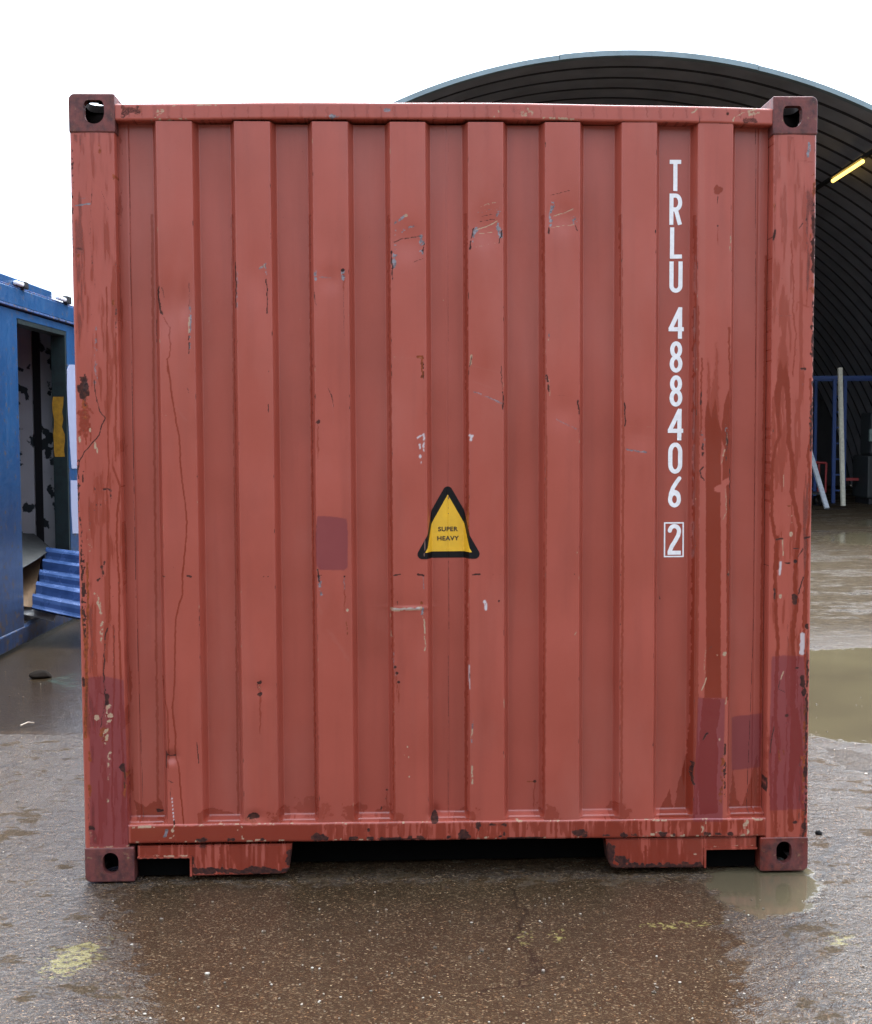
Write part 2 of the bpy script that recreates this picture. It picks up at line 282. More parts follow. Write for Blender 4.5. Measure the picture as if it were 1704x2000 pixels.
# -- ridge 2
S(RUST, [(459, 512), (461, 560), (460, 600)], 3.5, .95, 1.2, .15); S(GREY, [(464, 530), (463, 600)], 3, .5, 1, .3); S(CHIP, [(506, 522), (516, 515), (520, 528)], 3, .5, 2, .35); S(GREY, [(506, 524), (520, 515), (519, 535)], 4, .6, 2, .3); S(RUST, [(520, 545), (523, 590), (521, 612)], 3.4, .85, 1.5, .25)
B(RUST, 525, 725, 1.5, 4, .8); S(RUST, [(525, 790), (525, 806)], 3, .9); B(RUST, 515, 1126, 2, 1.5, .9); B(RUST, 524, 1126, 2, 1.5, .9); B(RUST, 508, 1333, 6, 4, .95, 1.4); B(RUST, 508, 1356, 6, 5, .95, 1.6); S(RUST, [(504, 1338), (505, 1350)], 2, .8); S(CHIP, [(508, 1341), (508, 1348)], 2, .5)
B(RUST, 497, 1595, 15, 9, 1, 1.1); B(ORG, 492, 1603, 14, 8, .45, 1.6)
# -- ridge 3
S(GREY, [(616, 530), (617, 545)], 5, .8, 2, .25); B(RUST, 671, 527, 6, 4, .95, 1.3); S(GREY, [(670, 528), (670, 545)], 5, .7, 1.5, .2); S(GREY, [(620, 541), (645, 541)], 2.5, .5, 1, .3); S(RUST, [(614, 570), (615, 590), (620, 598)], 3, .7, 1.5, .2); S(RUST, [(670, 548), (672, 600), (672, 660)], 2, .6, 1, .2)
S(RUST, [(640, 755), (648, 772), (653, 796)], 3.2, .8, 1, taper=True); S(GREY, [(651, 790), (652, 830)], 2, .4); B(RUST, 621, 824, 6, 5, .7, 1.8)
P_(PURP, [(620, 1008), (650, 1009), (677, 1013), (680, 1040), (679, 1108), (672, 1114), (625, 1113), (618, 1105), (616, 1050)], .95, .5)
S(RUST, [(620, 1112), (624, 1135)], 4, .9, 1.5); S(GREY, [(624, 1125), (628, 1160)], 6, .6, 2, .35); S(RUST, [(620, 1125), (628, 1124)], 3, .9); B(RUST, 673, 1126, 3.5, 3, .9); S(GREY, [(673, 1130), (673, 1150)], 3, .5); B(CHIP, 679, 1192, 2.5, 3, .9)
S(SCUF, [(622, 1180), (628, 1200)], 5, .5, 2); S(SCUF, [(640, 1230), (668, 1270), (680, 1290)], 6, .45, 3, .3); S(ORG, [(677, 1215), (678, 1240)], 3, .6, 1.5, .2)
# -- ridge 4
S(GREY, [(772, 435), (782, 427), (794, 420)], 5, .9, 2, .3); B(CHIP, 793, 420, 3.5, 2.5, 1); S(GREY, [(774, 450), (776, 456), (790, 447), (812, 440)], 5, .7, 2.4, .42); S(RUST, [(770, 473), (785, 466), (826, 460)], 2.6, .85, 1); S(CHIP, [(796, 465), (826, 460)], 1.6, .6, .8)
S(GREY, [(821, 462), (825, 480), (824, 492)], 8, .85, 2.4, .33); S(RUST, [(829, 476), (827, 492)], 4, .8, 1.5, .2); S(GREY, [(773, 480), (772, 500), (768, 525)], 6, .85, 2.4, .33); S(RUST, [(765, 490), (766, 515), (767, 525), (766, 545)], 4, .85, 2, .3); S(RUST, [(808, 512), (826, 505)], 2.2, .7, 1); S(CHIP, [(770, 490), (800, 492)], 1.5, .4)
S(CHIP, [(769, 697), (825, 698)], 1.6, .5, 1, .3); S(SCUF, [(770, 701), (818, 700)], 3, .4); S(ORG, [(818, 697), (825, 697), (826, 735)], 5, .95, 2, .25); S(RUST, [(827, 705), (828, 740)], 2.6, .7, 1, .3)
S(WHT, [(816, 855), (828, 848), (829, 880)], 3, .9, 2, .3); S(WHT, [(819, 868), (822, 875)], 4, .9, 2, .25); B(WHT, 821, 891, 2.5, 4, .9); B(WHT, 823, 903, 1.6, 2.4, .8)
S(RUST, [(771, 1124), (782, 1122)], 4, .95, .8); S(RUST, [(816, 1122), (828, 1124)], 5, .95, .8); S(GREY, [(826, 1126), (828, 1150)], 2.5, .6)
S(CHIP, [(765, 1191), (778, 1191), (822, 1188)], 5.5, .9, 1, .2); S(WHT, [(768, 1190), (820, 1188)], 2, .8, .8, .2); S(GREY, [(815, 1188), (827, 1189), (825, 1200)], 4, .9, 1.2); S(CHIP, [(763, 1186), (764, 1240)], 2.5, .7, 1.4, .35); S(CHIP, [(828, 1195), (830, 1230), (831, 1270)], 2.2, .9, 1.2, .32); S(RUST, [(777, 1175), (777, 1182)], 3, .7); B(ORG, 824, 1178, 3, 4, .8)
for x, y in ((773, 1303), (775, 1315), (779, 1333)): B(RUST, x, y, 4, 3, .9, 1.4)
S(GREY, [(768, 1270), (774, 1320)], 5, .4, 2, .4); D(CHIP, 785, 1430, 800, 1550, 4, 1.2, .9)
# -- ridge 5
S(RUST, [(930, 300), (934, 330)], 2, .4); S(CHIP, [(932, 404), (972, 394)], 2.4, .6, 1.5, .25); S(GREY, [(934, 415), (975, 405), (972, 420)], 5, .6, 2.6, .4); S(RUST, [(942, 422), (962, 418)], 2.2, .7, 1); S(RUST, [(938, 432), (966, 428)], 2, .8, 1); S(CHIP, [(930, 448), (950, 442), (972, 431)], 2.2, .8, 1); S(CHIP, [(936, 455), (962, 453)], 2, .7, 1)
S(GREY, [(930, 445), (922, 470)], 7, .85, 2.4, .32); S(GREY, [(972, 434), (977, 462)], 8, .85, 2.4, .32); S(RUST, [(980, 450), (976, 474)], 4, .8, 2, .3); S(RUST, [(925, 445), (920, 470), (918, 486)], 4, .85, 2, .25); S(CHIP, [(924, 483), (975, 472)], 1.4, .5)
S(CHIP, [(921, 694), (918, 712)], 4, .8, 1.8, .25); S(RUST, [(922, 696), (917, 715)], 2.5, .7); S(SCUF, [(922, 714), (980, 728)], 2.5, .6, 1); S(SCUF, [(926, 745), (958, 757)], 3, .6, 1.5, .2); S(GREY, [(925, 765), (945, 772), (980, 787)], 3, .55, 1.5, .25); S(SCUF, [(938, 770), (980, 790)], 4, .4)
S(RUST, [(979, 715), (981, 760)], 2.6, .8, 1.5, .25); S(RUST, [(982, 765), (983, 800)], 3, .85, 1.5, .2); S(WHT, [(918, 850), (924, 852), (920, 860)], 4.5, .95, 2, .25)
S(RUST, [(924, 1123), (932, 1121), (938, 1122)], 4, .9, 1); B(RUST, 964, 1122, 1.6, 1.2, .8); B(RUST, 977, 1122, 1.6, 1.2, .8); S(WHT, [(947, 1175), (950, 1180), (949, 1190)], 4.5, .95, 1.6, .2); B(RUST, 975, 1174, 3, 4, .7)
S(CHIP, [(917, 1130), (918, 1240)], 1.6, .6, 1, .45); S(WHT, [(917, 1300), (918, 1345)], 1.8, .8, .8, .2); S(GREY, [(924, 1405), (922, 1450)], 3.5, .6, 1.6, .35); S(CHIP, [(923, 1425), (922, 1440)], 3, .9, 1.6, .2); S(CHIP, [(923, 1495), (923, 1530)], 3.4, .95, 1.6, .3); B(RUST, 984, 1470, 1.6, 6, .8)
# -- ridge 6
S(RUST, [(1076, 381), (1096, 376), (1115, 371)], 2.2, .75, 1, .1); S(CHIP, [(1082, 421), (1104, 415), (1120, 407)], 2.2, .7, 1); S(GREY, [(1080, 385), (1079, 410), (1075, 440)], 5, .85, 2, .33); S(GREY, [(1122, 425), (1126, 440)], 6, .85, 2, .3); S(CHIP, [(1075, 445), (1100, 440), (1123, 438)], 1.6, .7, 1, .2); S(RUST, [(1073, 445), (1072, 456)], 4, .9, 1.5); S(RUST, [(1125, 440), (1128, 450)], 3, .9)
B(GREY, 1073, 655, 1.8, 5, .8); B(CHIP, 1072, 663, 2, 3, .9); S(RUST, [(1069, 732), (1071, 745)], 4, .85, 1.5, .2); S(RUST, [(1072, 752), (1072, 765)], 4, .85, 1.5, .2); S(CHIP, [(1073, 735), (1074, 772)], 2, .6, 1, .3); S(RUST, [(1084, 773), (1104, 773)], 2.2, .6, 1); S(RUST, [(1130, 782), (1132, 808)], 5, .9, 2, .25); S(GREY, [(1086, 818), (1126, 838)], 3, .5, 1.5, .2); S(RUST, [(1132, 820), (1132, 850)], 2, .6)
B(CHIP, 1128, 1079, 2, 3, .9); B(RUST, 1123, 1122, 2.5, 2, .8); S(CHIP, [(1122, 1240), (1127, 1235)], 2, .8); S(RUST, [(1064, 1530), (1062, 1440)], 2, .4, 1, .4)
# -- ridge 7
S(RUST, [(1220, 788), (1222, 820), (1221, 832)], 3.6, .9, 1.2, .15); B(RUST, 1281, 452, 2.4, 6, .8); S(CHIP, [(1228, 831), (1276, 834)], 1.4, .45); S(SCUF, [(1230, 850), (1276, 856)], 3, .3); S(GREY, [(1224, 877), (1240, 881), (1262, 883)], 3.4, .75, 1.2, .1); B(RUST, 1289, 1167, 2.5, 7, .7); B(RUST, 1220, 1370, 1.5, 2, .7)
# -- ridge 8 : the wet ridge
B(WET, 1403, 370, 9, 9, .9, 1.4); S(RUST, [(1403, 378), (1402, 400)], 2.6, .8, 1.2, taper=True); B(RUST, 1402, 441, 3.5, 3, .8, 1.4)
S(CHIP, [(1428, 460), (1427, 490)], 2, .8, 1.2, .3); S(RUST, [(1429, 400), (1428, 500)], 2, .6, 1.4, .35)
P_(WET, [(1379, 800), (1384, 780), (1390, 815), (1398, 775), (1404, 820), (1412, 850), (1409, 900), (1410, 945), (1395, 952), (1396, 960), (1408, 962), (1409, 1100), (1408, 1240), (1410, 1364), (1376, 1364), (1380, 1300), (1379, 1100), (1380, 900), (1378, 820)], 1, .8)
P_(WET, [(1410, 850), (1415, 790), (1424, 760), (1429, 800), (1428, 930), (1412, 940), (1413, 900), (1418, 880)], .95, 1)
S(WET, [(1384, 700), (1386, 830)], 8, .55, 2, soft=5, taper=True); S(WET, [(1400, 670), (1401, 850)], 10, .5, 2, soft=6, taper=True); S(WET, [(1395, 740), (1396, 900)], 20, .5, 2, soft=8, taper=True); S(WET, [(1424, 640), (1426, 700), (1428, 800)], 4, .9); S(WET, [(1424, 950), (1423, 1100), (1424, 1250), (1424, 1365)], 8, 1, .8); S(WET, [(1372, 700), (1370, 780), (1370, 850)], 4, .8, 1.5); S(SCUF, [(1371, 250), (1373, 500), (1372, 700)], 11, .5, 1)
S(RUST, [(1371, 765), (1370, 790)], 3, .9); S(GREY, [(1374, 830), (1373, 870)], 6, .7, 2.4, .4); S(GREY, [(1419, 833), (1421, 842)], 7, .7, 2, .35); S(RUST, [(1372, 860), (1374, 890)], 5, .75, 2.4, .35); S(RUST, [(1421, 845), (1420, 900)], 5, .7, 2.4, .38); S(CHIP, [(1417, 846), (1423, 848), (1414, 890), (1412, 905)], 2, .7, 1.5, .3)
S(RUST, [(1376, 912), (1368, 920), (1371, 932), (1377, 938)], 3.6, .9, 1.2); S(CHIP, [(1418, 955), (1420, 1000), (1412, 1015)], 1.6, .7, 1); S(RUST, [(1426, 915), (1427, 990)], 3.5, .85, 1.6, .3); B(RUST, 1424, 1122, 4, 3, .95, 1.2); B(RUST, 1427, 1147, 2, 4, .8); B(RUST, 1425, 1208, 2, 4, .8)
S(RUST, [(1391, 1262), (1386, 1267)], 2, .8); B(CHIP, 1416, 1277, 4.5, 5, 1, .8); B(CHIP, 1402, 1280, 3, 2.5, .6); S(CHIP, [(1379, 1270), (1376, 1300), (1377, 1315)], 1.6, .7, 1, .35); S(CHIP, [(1380, 1325), (1377, 1338), (1372, 1348)], 2.6, .9, 1)
P_(PURP, [(1364, 1363), (1417, 1364), (1416, 1420), (1413, 1500), (1413, 1606), (1354, 1606), (1358, 1500), (1362, 1420)], .95, .5)
P_(WET, [(1374, 1364), (1408, 1366), (1406, 1400), (1400, 1430), (1404, 1470), (1400, 1530), (1404, 1590), (1368, 1590), (1362, 1500), (1368, 1430)], .95, 1.5)
S(CHIP, [(1421, 1362), (1418, 1375)], 2, .8); S(RUST, [(1417, 1455), (1417, 1475)], 6, .95, 2, .2); S(ORG, [(1414, 1470), (1412, 1520), (1406, 1570)], 6, .8, 2.6, .38); S(RUST, [(1417, 1490), (1416, 1560)], 5, .85, 2.4, .38); B(CHIP, 1406, 1445, 3, 3, .8); S(RUST, [(1382, 1432), (1374, 1445)], 4.5, .85, 1.5); S(RUST, [(1354, 1490), (1352, 1510), (1356, 1532)], 6, .9, 2, .2); S(SCUF, [(1360, 1515), (1356, 1540)], 7, .9, 2)
# -- recesses
P_(PURP, [(1430, 1402), (1436, 1399), (1489, 1393), (1486, 1498), (1430, 1505)], .95, .4)
for x in (250, 270): pass
S(RUST, [(252, 245), (256, 600), (262, 1000), (270, 1300), (281, 1600)], 1.5, .85, .4); S(RUST, [(876, 270), (876, 940)], 1.2, .5, .3); S(RUST, [(877, 1095), (877, 1600)], 1.4, .75, .3); S(RUST, [(1477, 250), (1476, 800), (1473, 1200), (1467, 1595)], 1.6, .85, .4)
P_(WET, [(263, 1560), (285, 1575), (312, 1560), (322, 1610), (262, 1610)], .8, 3); B(RUST, 313, 1583, 9, 6, .8, 1.3); P_(WET, [(384, 1590), (400, 1575), (470, 1592), (470, 1612), (384, 1612)], .6, 3)
B(RUST, 849, 1592, 10, 11, 1, 1); B(RUST, 756, 1543, 4, 3, .95); B(RUST, 745, 1578, 2.5, 6, .9); B(RUST, 754, 1560, 1.5, 3, .7)
P_(WET, [(1285, 1605), (1300, 1560), (1308, 1540), (1316, 1580), (1326, 1530), (1340, 1475), (1352, 1400), (1352, 1605)], .8, 2); P_(WET, [(1430, 1600), (1432, 1500), (1440, 1560), (1450, 1575), (1465, 1530), (1480, 1470), (1490, 1600)], .75, 2)
for x in (550, 690, 760, 910, 1070, 1210): B(WET, x, 1590, 26, 18, .55, 1.6)
S(ORG, [(1030, 1527), (1046, 1527)], 3, .7); B(RUST, 1045, 1526, 5, 5, .9, 1.3); S(RUST, [(1041, 1540), (1041, 1550)], 2, .6); B(WET, 610, 1575, 40, 18, .35, 2)
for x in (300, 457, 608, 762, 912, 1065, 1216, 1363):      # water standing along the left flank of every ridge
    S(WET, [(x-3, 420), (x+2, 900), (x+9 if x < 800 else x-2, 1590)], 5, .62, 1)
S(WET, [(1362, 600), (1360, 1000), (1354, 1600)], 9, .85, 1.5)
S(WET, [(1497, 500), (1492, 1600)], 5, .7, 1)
# -- rails and skirts
P_(WET, [(255, 1615), (1496, 1600), (1496, 1636), (255, 1650)], .78, 1, vb=.36); P_(WET, [(255, 1615), (620, 1612), (620, 1650), (255, 1650)], .9, 1); P_(WET, [(1110, 1605), (1490, 1600), (1490, 1637), (1110, 1641)], .95, 1, vb=.36)
P_(WET, [(262, 1652), (575, 1650), (570, 1712), (380, 1712), (370, 1675), (262, 1676)], .9, 1, vb=.36); P_(WET, [(1180, 1640), (1490, 1636), (1490, 1700), (1190, 1700)], .95, .5, vb=.28)
for x in np.arange(262, 1490, 11):
    y0 = 1612-(x-262)*.0115
    q = random.random()
    if q < .6: S(WET, [(x, y0+6), (x+random.uniform(-1, 1), y0+random.uniform(16, 34))], random.uniform(2, 5), .9, 1.5)
    if q < .3: S(CHIP, [(x, y0+33.5), (x+random.uniform(4, 14), y0+33.3)], 3.5, .95, 2, .4)
    if .2 < q < .42: S(CHIP, [(x, y0+1.5), (x+random.uniform(4, 16), y0+1.4)], 2.6, .8, 1.5, .35)
    if .4 < q < .62: B(RUST, x, y0+31, random.uniform(5, 13), random.uniform(4, 8), .9, 1.5)
for x, y, rx, ry in ((620, 1634, 20, 9), (727, 1638, 7, 6), (760, 1640, 40, 5), (905, 1631, 14, 12), (935, 1615, 7, 14), (962, 1612, 10, 3), (985, 1612, 8, 4), (985, 1628, 4, 9), (1130, 1628, 24, 9), (780, 1640, 60, 3), (1015, 1638, 60, 4), (340, 1608, 4, 9), (720, 1622, 4, 4)):
    B(RUST, x, y, rx, ry, .95, 1.5)
for x, y in ((338, 1625), (470, 1626), (1375, 1618), (1458, 1616)):
    for dx_, dy_, a_, b_ in ((3, -11, 3, 4), (-2, -2, 4, 5), (1, 9, 5, 4), (6, 13, 6, 2.5), (-5, 12, 3, 2)): B(CHIP, x+dx_, y+dy_, a_, b_, .9, 1.9, .45)
S(CHIP, [(260, 1617), (300, 1616)], 3.5, .9, 1.5, .25); S(CHIP, [(1283, 1603), (1302, 1603)], 3.5, .9, 1, .1); S(CHIP, [(1475, 1602), (1490, 1601)], 3, .9, 1, .2); S(GREY, [(325, 1622), (322, 1634)], 6, .8, 1.2); B(CHIP, 1285, 1629, 16, 4, .9, 1.8, .4); B(CHIP, 1360, 1670, 6, 2, .8, 1.5)
for x in (430, 443, 450, 470, 487, 495, 520, 545, 1212, 1230, 1245, 1262, 1290): S(WET, [(x, 1656), (x+1, random.uniform(1685, 1700))], random.uniform(3, 6), 1, 1.6)
S(CHIP, [(268, 1651), (560, 1648)], 1.5, .5, .8, .3); S(CHIP, [(270, 1673), (366, 1673)], 2, .7, .8, .3); S(CHIP, [(1385, 1656), (1478, 1653)], 2, .6, .8, .3)
for x0, x1, y in ((378, 572, 1706), (1186, 1376, 1697)):
    for x in np.arange(x0, x1, 8): B(RUST, x, y-random.uniform(0, 5), 9, random.uniform(5, 11), .95, 1.3)
B(RUST, 566, 1680, 9, 30, .9, 1.5); B(RUST, 1192, 1670, 13, 34, .95, 1.4); B(RUST, 1215, 1682, 22, 14, .9, 1.5); S(RUST, [(374, 1678), (380, 1708)], 9, .85, 2, .3); S(RUST, [(1380, 1665), (1378, 1695)], 6, .6, 2, .35); B(RUST, 395, 1655, 9, 6, .6, 1.6)
S(RUST, [(265, 1679), (366, 1678)], 5, .8, 2, .35); B(GREY, 562, 1700, 14, 8, .35)
# top rail
S(RUST, [(238, 233), (500, 232), (850, 232), (1200, 236), (1490, 241)], 4, .5, 2, .5)  # broken dark line on the lower edge, painted in as its shadow too
S(CHIP, [(296, 232), (336, 231)], 6, .9, 3, .46); S(CHIP, [(350, 231), (378, 231)], 4, .7, 2, .4); S(CHIP, [(322, 206), (356, 204)], 3, .7, 2, .4); S(CHIP, [(385, 204), (432, 204)], 2.4, .8, 1, .3); B(CHIP, 311, 217, 9, 6, .6, 2, .45)
S(CHIP, [(966, 228), (974, 220), (972, 214)], 3, .9, 2, .3); B(CHIP, 1030, 220, 13, 9, .6, 2, .46); S(CHIP, [(1060, 229), (1095, 230), (1128, 233)], 3.4, .9, 2, .32); B(CHIP, 1470, 217, 11, 10, .95, 1.6, .34); S(CHIP, [(1363, 211), (1348, 223)], 2.4, .8, 1.6, .25); S(CHIP, [(1433, 236), (1436, 228)], 3, .8); S(CHIP, [(1440, 226), (1456, 218)], 2, .6)
B(GREY, 650, 226, 14, 4, .8, 1.6, .3); B(GREY, 755, 214, 8, 4, .6, 1.6); B(RUST, 1422, 221, 4, 4, .9, 1.2); S(RUST, [(1367, 222), (1367, 240)], 2.4, .8)
S(RUST, [(240, 220), (330, 218), (600, 214), (760, 216)], 20, .2, 4, .3); B(RUST, 250, 215, 26, 14, .6, 1.6); B(RUST, 1010, 216, 20, 12, .35, 1.8); B(RUST, 1465, 235, 24, 7, .6, 1.6); B(ORG, 268, 216, 10, 12, .4, 1.6)
for x in range(250, 1490, 26): S(WET, [(x, 206+random.uniform(0, 4)), (x+1, 228)], random.uniform(2, 9), .4, 2)
def wear_at(X, Z):
    u = np.clip((X-CX0)/CST, 0, NX-1.01); v = np.clip((Z-CZ0)/CST, 0, NZ-1.01)
    ui, vi = u.astype(int), v.astype(int); fu, fv = u-ui, v-vi
    return (WM[:, vi, ui]*(1-fu)*(1-fv)+WM[:, vi, ui+1]*fu*(1-fv)+WM[:, vi+1, ui]*(1-fu)*fv+WM[:, vi+1, ui+1]*fu*fv)
def paint(me):
    n = len(me.vertices); co = np.empty(n*3, np.float32); me.vertices.foreach_get('co', co); co = co.reshape(-1, 3)
    m = wear_at(co[:, 0], co[:, 2])
    for nm, ks in (('wear_a', (0, 1, 2, 3)), ('wear_b', (4, 5, 6, 7))):
        at = me.attributes.new(nm, 'FLOAT_COLOR', 'POINT'); at.data.foreach_set('color', m[list(ks)].T.astype(np.float32).ravel())
    return me
# ------------------------------------------------------------------ materials
class N:
    def __init__(s, name):
        s.m = bpy.data.materials.new(name); s.m.use_nodes = True; s.t = s.m.node_tree; s.b = s.t.nodes['Principled BSDF']
        s.tc = s.t.nodes.new('ShaderNodeTexCoord')
    def lk(s, a, b):
        if isinstance(a, (int, float)): b.default_value = a
        elif isinstance(a, tuple): b.default_value = (*a, 1) if len(a) == 3 and b.type == 'RGBA' else a
        else: s.t.links.new(a, b)
    def noise(s, scale, detail=3, rough=.5, vec=None, stretch=None, dist=0):
        n = s.t.nodes.new('ShaderNodeTexNoise'); n.inputs['Scale'].default_value = scale; n.inputs['Detail'].default_value = detail
        n.inputs['Roughness'].default_value = rough; n.inputs['Distortion'].default_value = dist
        s.t.links.new(s.vec(vec, stretch), n.inputs['Vector']); return n.outputs[0]
    def vec(s, vec=None, stretch=None):
        v = vec or s.tc.outputs['Object']
        if stretch:
            mp = s.t.nodes.new('ShaderNodeMapping'); mp.inputs['Scale'].default_value = stretch; s.t.links.new(v, mp.inputs['Vector']); v = mp.outputs[0]
        return v
    def vor(s, scale, out='Distance', feat='F1', vec=None, stretch=None, rnd=1):
        n = s.t.nodes.new('ShaderNodeTexVoronoi'); n.feature = feat; n.inputs['Scale'].default_value = scale; n.inputs['Randomness'].default_value = rnd
        s.t.links.new(s.vec(vec, stretch), n.inputs['Vector']); return n.outputs[out]
    def mr(s, v, a, b, c=0., d=1., smooth=False):
        n = s.t.nodes.new('ShaderNodeMapRange'); s.lk(v, n.inputs[0])
        if smooth: n.interpolation_type = 'SMOOTHSTEP'
        for i, x in enumerate((a, b, c, d)): s.lk(x, n.inputs[i+1])
        return n.outputs[0]
    def math(s, op, a, b=0.):
        n = s.t.nodes.new('ShaderNodeMath'); n.operation = op; s.lk(a, n.inputs[0]); s.lk(b, n.inputs[1]); return n.outputs[0]
    def mix(s, f, a, b, mode='MIX'):
        n = s.t.nodes.new('ShaderNodeMix'); n.data_type = 'RGBA'; n.blend_type = mode
        s.lk(f, n.inputs[0]); s.lk(a, n.inputs[6]); s.lk(b, n.inputs[7]); return n.outputs[2]
    def mixf(s, f, a, b):
        n = s.t.nodes.new('ShaderNodeMix'); s.lk(f, n.inputs[0]); s.lk(a, n.inputs[2]); s.lk(b, n.inputs[3]); return n.outputs[0]
    def attr(s, name):
        n = s.t.nodes.new('ShaderNodeAttribute'); n.attribute_name = name; sp = s.t.nodes.new('ShaderNodeSeparateColor')
        s.t.links.new(n.outputs['Color'], sp.inputs[0]); return sp.outputs[0], sp.outputs[1], sp.outputs[2], n.outputs['Alpha'], n.outputs['Fac']
    def ramp(s, v, stops):
        n = s.t.nodes.new('ShaderNodeValToRGB'); s.lk(v, n.inputs[0]); e = n.color_ramp.elements
        while len(e) < len(stops): e.new(.5)
        for q, (p, c) in zip(e, stops): q.position = p; q.color = (*c, 1)
        return n.outputs[0]
    def bump(s, h, strength=.3, dist=.01, normal=None):
        n = s.t.nodes.new('ShaderNodeBump'); s.lk(strength, n.inputs['Strength']); n.inputs['Distance'].default_value = dist; s.lk(h, n.inputs['Height'])
        if normal: s.t.links.new(normal, n.inputs['Normal'])
        return n.outputs[0]
    def out(s, col=None, rough=None, metal=None, normal=None, spec=None, coat=None):
        for v, k in ((col, 'Base Color'), (rough, 'Roughness'), (metal, 'Metallic'), (normal, 'Normal'), (spec, 'Specular IOR Level'), (coat, 'Coat Weight')):
            if v is not None: s.lk(v, s.b.inputs[k])
        return s.m
def paint_mat(name, base, casting=0.0):
    n = N(name); wet, rust, org, chip, _ = n.attr('wear_a'); gry, pur, wht, scf, _ = n.attr('wear_b')
    big = n.noise(3.2, 4); fine = n.noise(90, 4, .6); streak = n.noise(16, 4, .6, stretch=(1, 1, .06)); speck = n.noise(240, 2, .7)
    edge = n.math('MULTIPLY', n.math('SUBTRACT', n.noise(330, 4, .7), .5), .9)
    def rg(v): return n.math('MULTIPLY', n.mr(n.math('ADD', v, n.math('MULTIPLY', edge, n.mr(v, 0., .25))), .28, .62), n.mr(v, 0, .5, .4, 1.))
    rust, org, chip, gry = rg(rust), rg(org), rg(chip), rg(gry)
    c = n.mix(n.mr(big, .3, .7), tuple(x*.93 for x in base), tuple(min(x*1.07, 1) for x in base))
    c = n.mix(n.mr(streak, .50, .72, 0, .34), c, (base[0]*.62, base[1]*.6, base[2]*.62))
    blot = n.noise(5.5, 6, .62, stretch=(1, 1, .45)); c = n.mix(n.mr(blot, .50, .72, 0, .30), c, (base[0]*.68, base[1]*.70, base[2]*.75))
    chalk = n.noise(2.3, 5, .6, stretch=(1.6, 1, .6)); c = n.mix(n.mr(chalk, .50, .72, 0, .34), c, (base[0]*1.1, base[1]*1.75, base[2]*2.1))
    c = n.mix(n.mr(fine, .35, .7, 0, .07), c, (base[0]*1.2, base[1]*1.6, base[2]*1.7))
    c = n.mix(n.math('MULTIPLY', scf, .45), c, (.30, .09, .065))
    c = n.mix(n.math('MULTIPLY', pur, n.mr(big, .25, .7, .98, .84)), c, (.160, .027, .030))
    c = n.mix(n.math('MULTIPLY', n.math('MULTIPLY', wet, pur), .8), c, (.135, .013, .015))
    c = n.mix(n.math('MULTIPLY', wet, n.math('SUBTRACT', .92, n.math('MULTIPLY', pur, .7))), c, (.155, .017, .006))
    c = n.mix(gry, c, n.mix(n.mr(fine, .4, .6), (.09, .065, .07), (.19, .175, .19)))
    c = n.mix(org, c, n.mix(n.mr(fine, .35, .65), (.26, .060, .018), (.11, .025, .010)))
    c = n.mix(chip, c, n.mix(n.mr(speck, .35, .65), (.32, .165, .11), (.34, .26, .17)))
    c = n.mix(wht, c, (.45, .41, .41))
    c = n.mix(n.math('MULTIPLY', rust, .95), c, n.mix(n.mr(fine, .4, .7), (.016, .009, .009), (.070, .024, .015)))
    if casting:
        k1 = n.noise(22, 6, .65, stretch=(1, 1, .7)); k2 = n.noise(60, 5, .65)
        c = n.mix(n.mr(k1, .36, .60, casting, .25*casting), c, n.ramp(k2, [(.35, (.012, .008, .009)), (.5, (.035, .018, .018)), (.62, (.085, .030, .019)), (.75, (.04, .027, .027))]))
        c = n.mix(n.mr(n.noise(45, 5, .7), .63, .67, 0, .7), c, (.20, .13, .07))
    r = n.mixf(wet, n.mr(big, .3, .7, .30, .44), .11); r = n.mixf(rust, r, .8); r = n.mixf(org, r, .75); r = n.mixf(chip, r, .6)
    if casting: r = n.math('ADD', r, .15)
    wav = n.noise(7, 3, .5, stretch=(1, 1, .5)); hg = n.math('SUBTRACT', n.math('ADD', n.math('MULTIPLY', fine, .25 if not casting else 1.2), n.math('MULTIPLY', wav, 2.)), n.math('MULTIPLY', n.math('ADD', rust, chip), .5))
    sp = n.mixf(n.math('MAXIMUM', rust, n.math('MAXIMUM', chip, org)), .5 if not casting else .3, .15)
    return n.out(c, r, 0, n.bump(hg, .35, .0015), sp)
RED = (.290, .055, .034)
M_red = paint_mat('red_brown_paint', RED); M_cast = paint_mat('rusted_casting', (.16, .042, .036), .85)
def plain(name, col, rough=.6, metal=0, var=.15, scale=20, bump=.2, bd=.003, spec=.5):
    n = N(name); f = n.noise(scale, 5, .6); c = n.mix(n.mr(f, .3, .7), tuple(x*(1-var) for x in col), tuple(min(x*(1+var), 1) for x in col))
    return n.out(c, n.mr(f, .3, .7, rough*.85, min(rough*1.15, 1)), metal, n.bump(f, bump, bd), spec)
